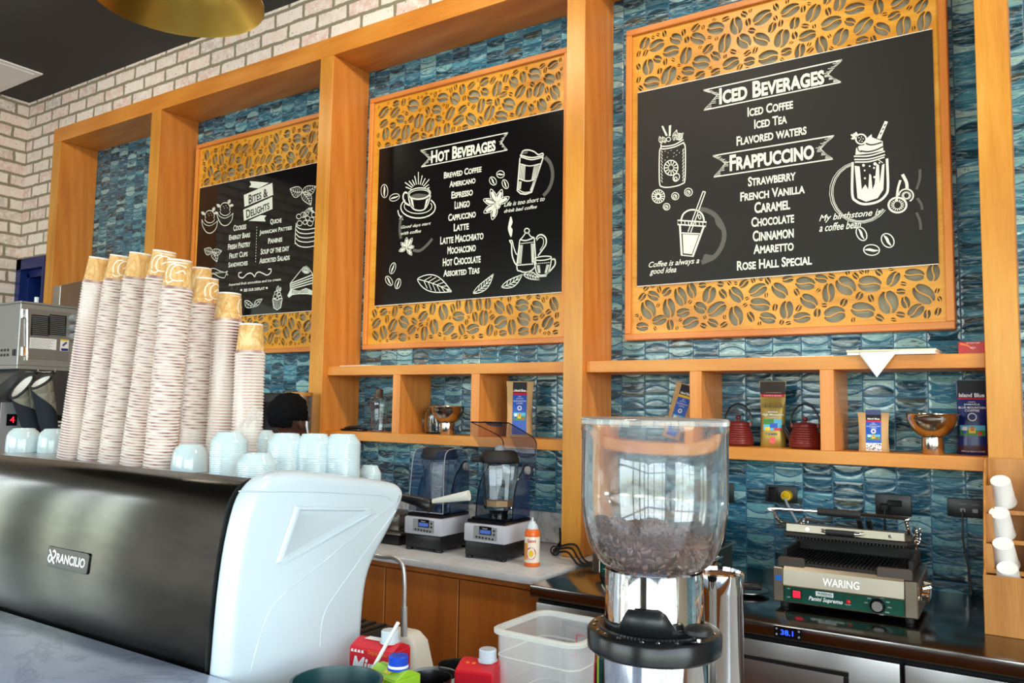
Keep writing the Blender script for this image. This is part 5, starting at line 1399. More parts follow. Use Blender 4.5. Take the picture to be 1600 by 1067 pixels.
# white crockery on top of the machine
TZ = 1.4185
def crock(name, label, prof, u, v, ztop, group, seg=40, m_=None, dz=0.0):
    p = atz(u, v, TZ+ztop)
    b = MB(); b.lathe(prof, seg)
    o = obj(name, b, m_ or M_CERAMIC, None, 50, (p.x, p.y, TZ+dz))
    return tag(o, label, 'cup', group)
def copyc(src, label, u=None, v=None, ztop=None, loc=None):
    o = src.copy(); COL.objects.link(o); o['label'] = label
    if loc is None: p = atz(u, v, TZ+ztop); loc = (p.x, p.y, TZ)
    o.location = loc; return o
big = [(0, .074), (.024, .0745), (.026, .078), (.029, .078), (.031, .074), (.039, .067), (.0445, .054), (.0465, .03), (.0470, .0), (.0445, .0), (.0440, .03), (.041, .053), (.034, .064), (0, .069)]
round_ = [(0, .0725), (.022, .0725), (.0245, .0755), (.027, .0755), (.029, .072), (.036, .066), (.0415, .052), (.0455, .02), (.0462, 0), (.0440, 0), (.043, .02), (.039, .05), (.03, .063), (0, .067)]
crock('coffee_cup', 'white cup turned upside down at the far left end of the machine top', [(r*1.12, z) for r, z in big], 38, 670, .076, 'white cups on the machine')
crock('coffee_cup', 'white cup turned upside down between the far left cup and the paper cups', [(r*1.02, z) for r, z in big], 85, 671, .076, 'white cups on the machine')
crock('coffee_cup', 'smooth white cup upside down in front of the paper cup towers', [(r*.98, z*.9) for r, z in round_], 298, 694, .068, 'white cups on the machine')
# ribbed bowls, mostly in pairs
def ribbed(R, H, n=7):
    P = [(0, H-.003), (R*.60, H-.002), (R*.62, H), (R*.68, H), (R*.70, H-.003), (R*.94, H-.016), (R*.975, H-.0185)]
    for k in range(n):
        z = H-.021-(H-.026)*k/n; s = (H-.026)/n
        P += [(R*.985, z), (R, z-s*.35), (R, z-s*.7), (R*.985, z-s*.98)]
    P += [(R, .004), (R, 0), (R-.0025, 0), (R-.003, .004), (R*.9, H-.02), (R*.6, H-.006), (0, H-.007)]
    return P
b = MB(); b.lathe(ribbed(.0435, .062, 8), 44); rb = obj('ribbed_bowl', b, M_CERAMIC, None, 30); tag(rb, '', 'bowl', 'ribbed white bowls on the machine')
spots = [(358, -2.40, 'leftmost pair of ribbed white bowls'), (406, -2.225, 'pair of ribbed white bowls standing furthest back'), (447, -2.33, 'pair of ribbed white bowls in front of the black-haired head'), (491, -2.29, 'pair of ribbed white bowls just right of the black-haired head'), (535, -2.248, 'rightmost pair of ribbed white bowls')]
first = True
for i, (u, y, w) in enumerate(spots):
    p = at(u, 700, y)
    for k in range(2):
        o = rb if first else rb.copy()
        if not first: COL.objects.link(o)
        first = False
        o.location = (p.x, p.y, TZ+k*.041); o['label'] = ('upper' if k else 'lower')+' bowl of the '+w
o = rb.copy(); COL.objects.link(o); p = at(402, 720, -2.452); o.location = (p.x, p.y, TZ); o['label'] = 'single ribbed white bowl in the front row between two pairs'
b = MB(); b.lathe(ribbed(.029, .045, 5), 36); p = at(578, 729, -2.145)
tag(obj('espresso_cup', b, M_CERAMIC, None, 30, (p.x, p.y, 1.3965)), 'small white espresso cup upside down at the right end of the machine top', 'cup')

# towers of paper cups nested upside down
def cup_print(name):
    m = mat(name, srgb(222, 166, 96), .5)
    n = NT(m); c = n.coords(); s = n.sep(c)
    f = n.noise(n.map(c, (30, 30, 16)), 1.2, 4, .6, 1.6)
    f2 = n.noise(n.map(c, (60, 60, 40), (2, 1, 5)), 1.0, 3, .6, 2.0)
    col = n.ramp(f, [(.35, srgb(214, 152, 78)), (.5, srgb(232, 184, 112)), (.62, srgb(240, 208, 150))])
    col = n.mix(n.ramp(f2, [(.58, (0, 0, 0)), (.66, (1, 1, 1))]), col, srgb(214, 138, 84))
    n.color(col)
    return m
M_CUPB = cup_print('brown_swirl_cup_print')
M_CUPR = mat('cup_rim_white', srgb(244, 236, 230), .5)
M_CUPS = mat('cup_print_shade_band', srgb(216, 172, 158), .6)  # pinkish cup print, darkened further for the shade between nested rims
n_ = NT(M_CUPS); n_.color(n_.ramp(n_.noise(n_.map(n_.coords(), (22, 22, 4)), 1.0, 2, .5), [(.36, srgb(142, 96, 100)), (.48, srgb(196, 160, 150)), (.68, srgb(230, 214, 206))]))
R0, R1, CH = .0395, .0300, .083           # mouth radius, base radius, height
def cup_mesh():
    b = MB(); seg = 26
    rr = lambda z: R0-.002-(R0-.002-R1)*z/CH
    b.mi = 1
    b.lathe([(R0-.003, .0), (R0-.0005, .0002), (R0+.0006, .0016), (R0-.0003, .0034), (R0-.0018, .0040)], seg)
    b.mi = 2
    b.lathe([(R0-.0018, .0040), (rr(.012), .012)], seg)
    b.mi = 0
    b.lathe([(rr(.012), .012), (rr(.05), .05), (rr(CH-.004), CH-.004)], seg)
    b.mi = 1
    b.lathe([(rr(CH-.004), CH-.004), (R1+.0007, CH-.003), (R1+.0006, CH), (R1-.0012, CH), (R1-.002, CH-.003), (0, CH-.003)], seg)
    b.lathe([(R0-.003, .0), (R0-.0019, .0006), (R1-.0012, CH-.004), (0, CH-.0045)], seg)
    bmesh.ops.remove_doubles(b.bm, verts=list(b.bm.verts), dist=1e-6)
    return b
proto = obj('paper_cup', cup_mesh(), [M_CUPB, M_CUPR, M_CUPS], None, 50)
PITCH_ = .0081
def tower_xyz(ub, vb, ut, vt):
    base = atz(ub, vb, TZ)
    if vb in (1, 2): base = at(ub, 700, -2.262 if vb == 1 else -2.168); base.z = TZ
    # the tower leans a little: its top is seen at (ut, vt) in the same depth plane
    top = at(ut, vt, base.y+.006)
    return base, top
ord_ = ('first', 'second', 'third', 'fourth', 'fifth', 'sixth', 'seventh', 'eighth', 'ninth')
T = [(111, 716, 157, 402), (143, 718, 190, 397), (176, 722, 221, 392), (211, 726, 258, 388), (248, 733, 281, 405), (303, 1, 324, 436), (344, 1, 359, 458), (385, 1, 393, 505), (300, 2, 314, 421)]
top_labels = ['pale patterned paper cup topping the leftmost tower', 'brown paper cup topping the tower second from the left', 'brown paper cup topping the tower third from the left', 'brown paper cup topping the tallest tower, fourth from the left', 'brown paper cup topping the fifth tower from the left, nearest in front', 'brown paper cup topping the sixth tower, right of the step down', 'brown paper cup topping the seventh tower from the left', 'brown paper cup topping the short rightmost tower', 'pale paper cup topping the tower hidden behind the sixth one']
where = ['leftmost tower', 'tower second from the left', 'tower third from the left', 'tower fourth from the left', 'fifth tower from the left', 'sixth tower from the left', 'seventh tower from the left', 'short rightmost tower', 'tower hidden behind the sixth one']
rg = random.Random(8)
n_ind = 0; first = True
rest = []
M_SWIRL = mat('white_swirl_print', srgb(250, 240, 222), .5)
order = [4, 3, 2, 1, 5, 6, 7, 0, 8]
sizes = {}
for ti in order:
    ub, vb, ut, vt = T[ti]
    base, top = tower_xyz(ub, vb, ut, vt)
    Ht = top.z-TZ
    ncup = max(2, int(round((Ht-CH)/PITCH_))+1)
    lean = Vector(((top.x-base.x)/Ht, (top.y-base.y)/Ht, 1)).normalized()
    sizes[ti] = (base, lean, ncup)
def place(o, base, lean, k, rz):
    jit = .00025
    p = base+lean*(k*PITCH_)+Vector((rg.uniform(-jit, jit), rg.uniform(-jit, jit), 0))
    o.location = (p.x, p.y, p.z+.0005)
    o.rotation_euler = (lean.to_track_quat('Z', 'Y').to_matrix() @ Matrix.Rotation(rz, 3, 'Z')).to_euler()
budget = 300-len(T)
for ti in order:
    base, lean, ncup = sizes[ti]
    for k in range(ncup-1, -1, -1):
        is_top = k == ncup-1
        if not is_top and budget <= 0: rest.append((base, lean, k)); continue
        o = proto if first else proto.copy()
        if not first: COL.objects.link(o)
        first = False
        place(o, base, lean, k, rg.uniform(0, 6.28) if not is_top else .0)
        o['category'] = 'paper cup'
        if is_top:
            o['label'] = top_labels[ti]; o['group'] = 'paper cup tower tops'
            # white swirl letters printed on the cup
            ang = {0: None, 1: -1.75, 2: None, 3: -2.2, 4: -2.4, 5: -1.78, 6: -1.73, 7: -1.73, 8: None}[ti]
            if ang is not None:
                b = MB()
                def cp(x, z, of=.0006):
                    r = R0-.002-(R0-.002-R1)*z/CH+of; a = ang+x/r; return Vector((r*math.cos(a), r*math.sin(a), z))
                for P in ([(-.004, .064), (-.018, .060), (-.026, .046), (-.025, .030)], [(.018, .058), (.0, .062), (-.012, .052), (-.014, .034), (-.004, .027), (.014, .029)], [(-.004, .043), (.010, .050), (.018, .044)], [(-.026, .026), (-.018, .022), (-.008, .026)]):
                    Q = spline([Vector((q[0]*1.2, (q[1]-.045)*1.2+.047)) for q in P], 5)
                    ribbon(b, [(q.x, q.y) for q in Q], .0036, lambda a: cp(a[0], a[1]))
                s_ = obj('swirl_print', b, M_SWIRL, o, 40)
        else:
            o['label'] = 'paper cup nested upside down in the '+where[ti]+', only its rim showing'; o['group'] = 'nested cups, '+where[ti]; budget -= 1
if rest:
    b = MB()
    src = cup_mesh()
    src.bm.faces.ensure_lookup_table()
    for base, lean, k in rest:
        M = Matrix.Translation(base+lean*(k*PITCH_)+Vector((0, 0, .0005))) @ lean.to_track_quat('Z', 'Y').to_matrix().to_4x4()
        vs = {v: b.bm.verts.new(M @ v.co) for v in src.bm.verts}
        for f in src.bm.faces:
            g = b.bm.faces.new([vs[v] for v in f.verts]); g.material_index = f.material_index
    src.bm.free()
    tag(obj('nested_paper_cups', b, [M_CUPB, M_CUPR, M_CUPS], None, 50), 'remaining rims of nested paper cups in the towers farthest from the viewer', 'paper cups', None, 'stuff')

# crumpled clear bag behind the bowls
b = MB(); rg2 = random.Random(3)
bc = at(379, 712, -2.318); bc.z = TZ; bc = bc+(bc-CAM).normalized()*.0
t_ = bmesh.new(); bmesh.ops.create_icosphere(t_, subdivisions=4, radius=1)
from mathutils import noise as mnoise
for v in t_.verts:
    c = v.co.copy(); k = 1+.20*mnoise.noise(c*2.3)+.14*abs(mnoise.noise(c*5.1))
    v.co = Vector((c.x*.036*k+.026*max(0, c.z), c.y*.026*k+.02*max(0, c.z), max(-.0, (c.z*.5+.42))*.165*k))
b._merge(t_)
tag(obj('plastic_bag', b, mat('clear_film', srgb(236, 230, 226), .18, alpha=.26, spec=.9), None, 20, (bc.x, bc.y, TZ+.001)), 'crumpled clear plastic bag beside the rightmost paper cup tower', 'bag')

# ---------------------------------------------------------------- coffee grinder with its clear hopper
GY = -2.50
gx = at(1022, 760, GY).x
def gz(v): return at(1022, v, GY).z
dep = (at(1022, 760, GY)-CAM).dot(_fw)
px = dep/FPX                                   # metres per pixel at the grinder
gr = thing('coffee_grinder', 'coffee grinder with a big clear hopper of beans in the foreground', 'coffee grinder', (gx, GY, CZ_+.0005))
G0 = Vector((gx, GY, CZ_+.0005))
def H(v): return gz(v)-G0.z
hr = 113*px
hz0, hz1, hzc = H(888), H(664), H(770)
out = [(64*px, hz0), (70*px, hz0+.004)]
for k in range(1, 11):
    a = k/10*PI/2; out.append((70*px+(hr-70*px)*math.sin(a), hz0+.004+(hzc-hz0-.004)*(1-math.cos(a))))
out += [(hr+.0004, hz1-.010), (hr+.0014, hz1-.009), (hr+.0014, hz1)]
inn = [(r-.0032, z) for r, z in out[::-1]]
b = MB(); b.lathe(out+inn+[out[0]], 56); M_HOP = mat('hazy_reflection_plastic', (1, 1, 1, 1), .03, trans=.975, ior=1.52)  # slight white mixed in for window reflections as well as haze
hop = obj('hopper', b, M_HOP, gr, 50)
b = MB(); b.lathe([(hr+.0018, hz1+.0006), (hr+.0018, hz1+.008), (hr-.002, hz1+.011), (0, hz1+.013), (0, hz1+.009), (hr-.003, hz1+.006), (hr-.004, hz1+.0006), (hr+.0018, hz1+.0006)], 56); obj('hopper_lid', b, mat('hazy_lid_plastic', (1, 1, 1, 1), .08, trans=.85, ior=1.5), hop, 40)
# coffee beans heaped in the lower part of the hopper
M_BEAN = mat('roasted_bean', srgb(112, 68, 50), .3, coat=.3)
def bean_mesh():
    b = MB(); t = bmesh.new(); bmesh.ops.create_uvsphere(t, u_segments=14, v_segments=9, radius=1)
    for v in t.verts:
        x, y, z = v.co
        if z > 0: z = z*.55-.35*math.exp(-(y/.22)**2)*max(0, 1-x*x*.8)
        else: z *= .8
        v.co = Vector((x*.0074, y*.0054, z*.0048))
    b._merge(t); return b
bp = obj('coffee_bean', bean_mesh(), M_BEAN, hop, 60)
rg = random.Random(12)
def rin(z):
    for (r0, z0), (r1, z1) in zip(out, out[1:]):
        if z0 <= z <= z1 and z1 > z0: return r0+(r1-r0)*(z-z0)/(z1-z0)
    return hr
ztop = H(834)
def surf(x, y):
    r = math.hypot(x, y)/hr
    return ztop+.016*(x/hr)*-1-.014*(1-r)+.006*math.sin(x*60)*math.cos(y*50)
pts = []
z = hz0+.008
while z < ztop+.02:
    rmax = rin(z)-.0102
    n_r = max(6, int(2*PI*rmax/.0118))
    for k in range(n_r):
        a = 2*PI*(k+rg.random()*.5)/n_r; pts.append((rmax*math.cos(a), rmax*math.sin(a), z+rg.uniform(-.002, .002)))
    z += .0098
for k in range(900):
    a = rg.uniform(0, 2*PI); r = (rin(ztop)-.014)*math.sqrt(rg.random()); x, y = r*math.cos(a), r*math.sin(a); pts.append((x, y, surf(x, y)+rg.uniform(-.003, .0)))
pts = [p for p in pts if p[2] <= surf(p[0], p[1])+.003]
view = (CAM-G0)
def near(p):
    rim = math.hypot(p[0], p[1])/max(rin(p[2]), .01)
    return -(p[0]*view.x+p[1]*view.y)/view.length-.02*(rim > .8)
pts.sort(key=near)
rot_ = lambda: (rg.uniform(0, 6.28), rg.uniform(0, 6.28), rg.uniform(0, 6.28))
for i, p in enumerate(pts[:100]):
    o = bp if i == 0 else bp.copy()
    if i: COL.objects.link(o)
    o.location = p; o.rotation_euler = rot_()
src = bean_mesh(); bs = MB()
from mathutils import Euler
for p in pts[100:]:
    M = Matrix.Translation(p) @ Euler(rot_()).to_matrix().to_4x4()
    vs = {v: bs.bm.verts.new(M @ v.co) for v in src.bm.verts}
    for f in src.bm.faces: bs.bm.faces.new([vs[v] for v in f.verts])
src.bm.free()
# dark core of the heap so that no light leaks through between the beans
core = [(0, hz0+.006)]+[(max(rin(hz0+.006+(ztop-.006-hz0)*k/8)-.016, .004), hz0+.006+(ztop-.016-hz0)*k/8) for k in range(9)]+[(0, ztop-.016)]
bs.lathe(core, 24)
o = obj('coffee_bean_heap', bs, M_BEAN, hop, 60); o['kind'] = 'stuff'
# chrome-lined neck
nr = 75*px
b = MB(); b.lathe([(nr-.003, H(972)), (nr, H(972)), (nr, H(888)), (nr-.004, H(886)), (nr-.006, H(888)), (nr-.006, H(968)), (nr-.003, H(972))], 48); obj('clear_neck', b, M_CLEAR, gr, 40)
b = MB(); b.lathe([(nr-.012, H(975)), (nr-.012, H(888)), (nr-.02, H(888)), (nr-.02, H(975))], 48); obj('polished_sleeve', b, M_CHROME, gr, 40)
b = MB(); nv = [(nr+.0012, a) for a in [k*2*PI/60 for k in range(60)]]
hh = lambda a: H(968)+(.0 if math.cos(a+1.32) < .84 else .026*min(1, (math.cos(a+1.32)-.84)/.10))
V0 = [b.bm.verts.new((r*math.cos(a), r*math.sin(a), H(975))) for r, a in nv]; V1 = [b.bm.verts.new((r*math.cos(a), r*math.sin(a), hh(a)+.003)) for r, a in nv]
for i in range(60): b.bm.faces.new((V0[i], V0[(i+1) % 60], V1[(i+1) % 60], V1[i]))
o = obj('black_guard', b, M_BLACK, gr, 40); md = o.modifiers.new('thickness', 'SOLIDIFY'); md.thickness = .0015
b = MB()
cg = [(nr+.006+(.003 if k % 2 else 0)) for k in range(180)]
ring = lambda z: [(cg[k]*math.cos(2*PI*k/180), cg[k]*math.sin(2*PI*k/180), z) for k in range(180)]
b.loft([ring(H(990)), ring(H(976))]); obj('toothed_ring', b, M_BLACK, gr, 20)
b = MB(); b.lathe([(0, H(994)), (nr+.013, H(994)), (nr+.014, H(991)), (nr+.013, H(988)), (0, H(988))], 48); obj('steel_collar', b, M_CHROME, gr, 40)
cr = 102*px
b = MB(); b.lathe([(0, H(1014)), (cr-.004, H(1014)), (cr, H(1010)), (cr+.0005, H(985)), (cr-.003, H(980)), (cr-.008, H(979)), (0, H(979))], 56); co = obj('collar_plate', b, mat('black_anodised', srgb(28, 28, 30), .24, .4), gr, 40)
b = MB()
for k, a in enumerate((-2.9, -2.65, -2.3, -2.05, -1.75, -1.35, -1.1, -.8, -.5, -3.2, .2, 1.2, 2.2)):
    b.sphere(((cr-.011)*math.cos(a), (cr-.011)*math.sin(a), H(979)), (.0035, .0035, .002), 10, 6)
obj('plate_screw', b, M_CHROME, co)
ka = -.42; kx, ky = (cr-.008)*math.cos(ka), (cr-.008)*math.sin(ka)
b = MB(); b.cyl((kx, ky, H(979)), (kx, ky, H(966)), .004, seg=12); k_ = obj('knob_stem', b, M_CHROME, co)
b = MB(); b.lathe([(0, H(972)), (.014, H(971)), (.020, H(966)), (.020, H(960)), (.015, H(956)), (0, H(955))], 28, (kx*1.0, ky, 0)); obj('knob', b, M_BLACK, k_, 50)
br = 93*px
b = MB(); b.lathe([(0, .0), (br+.01, 0), (br+.01, .02), (br, .03), (br, H(1013)), (0, H(1013))], 56); obj('polished_body', b, M_CHROME, gr, 40)
b = MB(); b.tube([(br*.4, -br*.95, H(1100)), (br*.45, -br*1.25, H(1110)), (br*.4, -br*1.3, .14)], .012, 12); obj('spout', b, M_BLACK, gr, 60)

# steel canister behind the grinder
cx = at(1096, 925, -2.28); rr_ = 42*((cx-CAM).dot(_fw))/FPX
ct_z = at(1096, 905, -2.28).z
t = thing('steel_canister', 'polished steel canister directly behind the grinder on its right', 'canister', (cx.x, -2.20, CZ_+.0005))
hh_ = ct_z-CZ_
b = MB(); b.lathe([(0, 0), (rr_, 0), (rr_, hh_-.035), (rr_+.001, hh_-.033), (rr_+.001, hh_), (rr_-.004, hh_+.002), (rr_-.006, hh_-.008), (0, hh_-.010)], 48); obj('body', b, M_CHROME, t, 40)
b = MB(); b.lathe([(0, hh_-.009), (rr_-.007, hh_-.0085), (rr_-.009, hh_-.004), (0, hh_-.003)], 48); obj('wood_reflection_lid', b, mat('wood_reflection_lid', srgb(150, 100, 60), .25, .9), t, 40)  # coppery lid colour stands in for wood reflected on the top

# ---------------------------------------------------------------- translucent storage tub
M_TUB = mat('milky_plastic', srgb(244, 244, 247), .3, alpha=.24)
tc = (atz(770, 985, 1.125)+atz(845, 948, 1.125))/2
TH_ = 1.125-CZ_-.0005
tw = .105
tub = thing('storage_tub', 'square milky plastic storage tub behind the grinder, open on top', 'tub', (tc.x+tw-.002, tc.y, CZ_+.0005), -.02)
def sq(w, z, r=.028): return [(p[0], p[1], z) for p in rrect(2*w, 2*w, r)]
b = MB(); b.loft([sq(tw-.016, 0), sq(tw-.012, .01), sq(tw-.009, TH_*.55), sq(tw-.006, TH_*.552), sq(tw-.004, TH_-.012), sq(tw-.0065, TH_-.012), sq(tw-.0085, TH_*.56), sq(tw-.0115, TH_*.55), sq(tw-.0145, .012), sq(tw-.02, .004)]); obj('walls', b, M_TUB, tub, 30)
b = MB(); b.loft([sq(tw-.0035, TH_-.012, .03), sq(tw+.004, TH_-.010, .034), sq(tw+.005, TH_-.002, .035), sq(tw+.002, TH_, .033), sq(tw-.006, TH_, .026), sq(tw-.0065, TH_-.012, .026), sq(tw-.0035, TH_-.012, .03)], cap=False); obj('rim', b, mat('milky_rim', srgb(232, 232, 228), .3, trans=.3, ior=1.1), tub, 40)
b = MB()
for z in (TH_*.78, TH_*.42): b.loft([sq(tw-.006, z, .028), sq(tw-.0035, z+.002, .03), sq(tw-.006, z+.004, .028)], cap=False)
obj('ridge', b, _mats['milky_rim'], tub, 40)
b = MB(); yb = tw-.0095
M_PRED = mat('red_scale_print', srgb(214, 70, 84), .5)
put_text(b, '1.5 qt', lambda a, c: (.012+.046*(1-a), yb, TH_*.78+.012*c))
for q in ((-.010, .010, .84), (-.028, -.008, .66)): b.box((q[0], yb-.0003, TH_*q[2]), (q[1], yb, TH_*q[2]+.0018))
b.box((-.010, yb-.0003, TH_*.66), (-.008, yb, TH_*.84)); obj('scale_print', b, M_PRED, tub, 0)
rg = random.Random(2)
for k, lb in enumerate(('pale sugar packet lying at the left in the storage tub', 'pale sugar packet lying in the middle of the storage tub', 'pale sugar packet at the right in the storage tub')):
    b = MB(); b.box((-.03, -.018, 0), (.03, .018, .006), .002, 1)
    o = obj('sugar_packet', b, mat('beige_packet', srgb(232, 214, 190), .6), None, 30, (tub.location.x-.045+.045*k, tub.location.y-.03+.02*(k % 2), CZ_+.012+.02*0)); o.rotation_euler = (0, 0, .5+k*.9)
    tag(o, lb, 'packet', 'sugar packets in the tub')

# ---------------------------------------------------------------- cartons and jugs at the bottom edge
def carton(label, loc, rz, w, d, h, deco):
    t = thing('milk_carton', label, 'carton', loc, rz)
    m_ = M_RED if deco != 'green' else mat('lime_carton', srgb(150, 200, 40), .35)
    b = MB(); b.box((-w, -d, 0), (w, d, h), .003, 1); b.prism([(-d*.96, h), (d*.96, h), (d*.2, h+.012), (-d*.2, h+.012)], 'x', -w*.98, w*.98, .001, 1); obj('body', b, m_, t)
    y = -d-.0006
    if deco == 'script':
        b = MB(); put_text(b, 'Miracle', lambda a, c: (-w*.86+2*w*1.02*a, y, h*.755+h*.165*c), False, .03, .3); obj('lettering', b, M_WHITECARD, t, 0)
        b = MB(); b.box((-w+.001, y-.0002, .0), (w-.001, y+.0003, h*.685)); obj('purple_band', b, mat('purple_print', srgb(128, 76, 176), .4), t, 0)
        b = MB(); b.box((-w+.001, y-.0004, h*.685), (w-.001, y+.0003, h*.695)); obj('white_line', b, M_WHITECARD, t, 0)
        b = MB(); b.prism([(-w*.62, d*-.3), (w*.25, d*-.3), (w*.25, d*.3), (-w*.62, d*.3)], 'z', h+.0122, h+.0126); obj('top_panel', b, M_WHITECARD, t, 0)
        b = MB()
        for k in range(4): b.prism([(-w*.9+w*.16*k, h*.955), (-w*.78+w*.16*k, h*.955), (-w*.80+w*.16*k, h*.982), (-w*.88+w*.16*k, h*.978)], 'y', y-.0002, y+.0003)
        obj('small_print', b, M_WHITECARD, t, 0)
        b = MB(); put_text(b, 'Original Flavour', plane_fn((-w*.1, y, h*.945), (1, 0, 0), (0, 0, 1), w*.9, h*.05)); obj('orange_lettering', b, mat('orange_letters', srgb(250, 140, 40), .5), t, 0)
        capx, capm = w*.45, M_WHITE
    elif deco == 'plain':
        b = MB(); b.prism([(-d*.9, h*.30), (d*.9, h*.52), (d*.9, 0), (-d*.9, 0)], 'x', w-.0003, w+.0006); obj('blue_print', b, mat('blue_side_print', srgb(60, 70, 130), .4), t, 0)
        b = MB(); b.prism([(-d*.5, h*.58), (d*.4, h*.66), (d*.2, h*.80), (-d*.4, h*.72)], 'x', w-.0003, w+.0007); obj('white_print', b, M_WHITECARD, t, 0)
        b = MB()
        for k in range(4): b.sphere((-w*.55+w*.16*k, -d*.35+.006*(k % 2), h+.0085), (w*.12, d*.13, .002), 10, 6)
        obj('printed_picture', b, mat('orange_fruit_print', srgb(240, 120, 30), .4), t)
        capx, capm = w*.35, M_WHITE
    else:
        b = MB(); b.box((-w+.0005, y-.0002, 0), (w-.0005, y+.0003, h*.955)); obj('blue_band', b, mat('sky_blue_print', srgb(30, 160, 226), .35), t, 0)
        b = MB(); b.prism([(-w*.5, h*.955), (w*.2, h*.955), (w*.30, h), (-w*.12, h)], 'y', y-.0002, y+.0003); obj('yellow_band', b, mat('bright_yellow_print', srgb(248, 226, 40), .4), t, 0)
        b = MB(); b.prism([(-d*.975, h-.001), (d*.975, h-.001), (d*.22, h+.0128), (-d*.22, h+.0128)], 'x', -w*.12, w*.30); obj('yellow_top', b, _mats['bright_yellow_print'], t, 0)
        b = MB(); put_text(b, 'mil', plane_fn((-w*.92, y-.0003, h*.962), (1, 0, 0), (0, 0, 1), w*.4, h*.03), False, .02); b.cyl((-w*.1, y, h*.80), (-w*.1, y-.0006, h*.80), .009, seg=14); obj('lettering', b, M_WHITECARD, t, 0)
        capx, capm = w*.30, mat('blue_cap', srgb(16, 70, 200), .35)
    b = MB(); n = 40; cr_ = .0185
    rg_ = lambda z, s=1: [((cr_+(.0006 if k % 2 else 0))*s*math.cos(2*PI*k/n)+capx, (cr_+(.0006 if k % 2 else 0))*s*math.sin(2*PI*k/n), z) for k in range(n)]
    b.loft([rg_(h+.010, 1.12), rg_(h+.014, 1.12), rg_(h+.0142), rg_(h+.034), rg_(h+.036, .92)]); c = obj('cap', b, capm, t, 30)
    if deco == 'green':
        b = MB(); b.lathe([(.0196, h+.014), (.0199, h+.014), (.0199, h+.019), (.0196, h+.019)], 32, (capx, 0, 0)); obj('white_ring', b, M_WHITECARD, c)
    return t
q = at(575, 1014, -2.37); hC = q.z-CZ_-.0005
carton('red carton with white script lettering and white cap beside the machine', (q.x+.003, -2.37+.034, CZ_+.0005), .10, .056, .034, hC, 'script')
q = at(600, 1058, -2.46)
carton('lime and blue carton with a blue cap standing in front of the red script carton', (q.x-.002, -2.46+.03, CZ_+.0005), -.12, .042, .034, q.z-CZ_, 'green')
q = at(721, 1050, -2.27)
carton('red carton with white cap on its own between the dark jug and the tub', (q.x+.0, -2.25+.05, CZ_+.0005), .30, .043, .05, q.z-CZ_-.004, 'plain')
# paper straw resting against the cartons
a_, c_ = at(573, 1062, -2.425), at(622, 973, -2.425)
d_ = (a_-c_).normalized(); f_ = a_+d_*((a_.z-CZ_-.004)/-d_.z if d_.z else 0)
b = MB(); b.tube([f_, c_], .0038, 12)
tag(obj('drinking_straw', b, M_PAPER, None, 60), 'white straw leaning across the red script carton', 'straw')
# white plastic cover standing behind the cartons
t = thing('white_stand', 'off-white tapered plastic stand below the steam wand', 'stand', (at(630, 1000, -1.93).x+.004, -1.925, CZ_+.0005), .06)
hs_ = at(628, 990, -1.955).z-CZ_
b = MB(); b.loft([[(p[0], p[1], 0) for p in rrect(.150, .105, .02)], [(p[0]-.004, p[1], hs_*.8) for p in rrect(.118, .078, .018)], [(p[0]-.008, p[1], hs_*.97) for p in rrect(.088, .060, .016)], [(p[0]-.008, p[1], hs_) for p in rrect(.070, .048, .012)]]); bd_ = obj('body', b, M_WHITE2, t, 40)
# jugs
def jug(label, u, v, y, r, h, m_):
    q = at(u, v, y); t = thing('milk_jug', label, 'jug', (q.x, y, CZ_+.0005), 0)
    hh = q.z-CZ_
    b = MB(); b.lathe([(0, 0), (r*.92, 0), (r, .006), (r*.98, hh*.5), (r*.88, hh-.01), (r*.92, hh), (r*.90, hh), (r*.86, hh-.01), (r*.95, hh*.5), (r*.96, .008), (0, .006)], 40)
    obj('body', b, m_, t, 50)
    b = MB(); b.tube([(r*.9, 0, hh-.02), (r*1.45, 0, hh-.025), (r*1.5, 0, hh*.5), (r*1.0, 0, hh*.3)], .006, 10); obj('handle', b, m_, t, 60)
    return t
M_JUG = mat('dark_steel_jug', srgb(70, 70, 74), .3, .9)
jug('dark grey metal jug at the bottom edge between cartons and tub', 672, 1058, -2.30, .050, .1, M_JUG)
jug('black speckled jug tucked behind the red carton with white cap', 715, 1038, -2.06, .052, .1, mat('black_jug', srgb(30, 32, 36), .3))
q = at(684, 1056, -2.13)
b = MB(); hq = q.z-CZ_; b.lathe([(0, 0), (.04, 0), (.055, .02), (.060, hq), (.057, hq), (.052, .022), (0, .008)], 36)
tag(obj('white_bowl', b, M_CERAMIC, None, 50, (q.x-.015, -2.13, CZ_+.0005)), 'white bowl behind the dark grey jug', 'bowl')
q = at(520, 1061, -2.555)
b = MB(); hq = q.z-CZ_; R_ = .082
b.lathe([(0, 0), (R_*.7, 0), (R_*.92, hq*.4), (R_, hq-.006), (R_+.003, hq), (R_-.003, hq+.001), (R_-.005, hq-.006), (R_*.85, hq*.4), (0, .008)], 44)
tag(obj('teal_bowl', b, mat('dark_teal_plastic', srgb(16, 62, 66), .4), None, 50, (at(520, 1061, -2.555).x+.01, -2.555, CZ_+.0005)), 'dark teal bowl rim at the bottom edge in front of the white machine side', 'bowl')

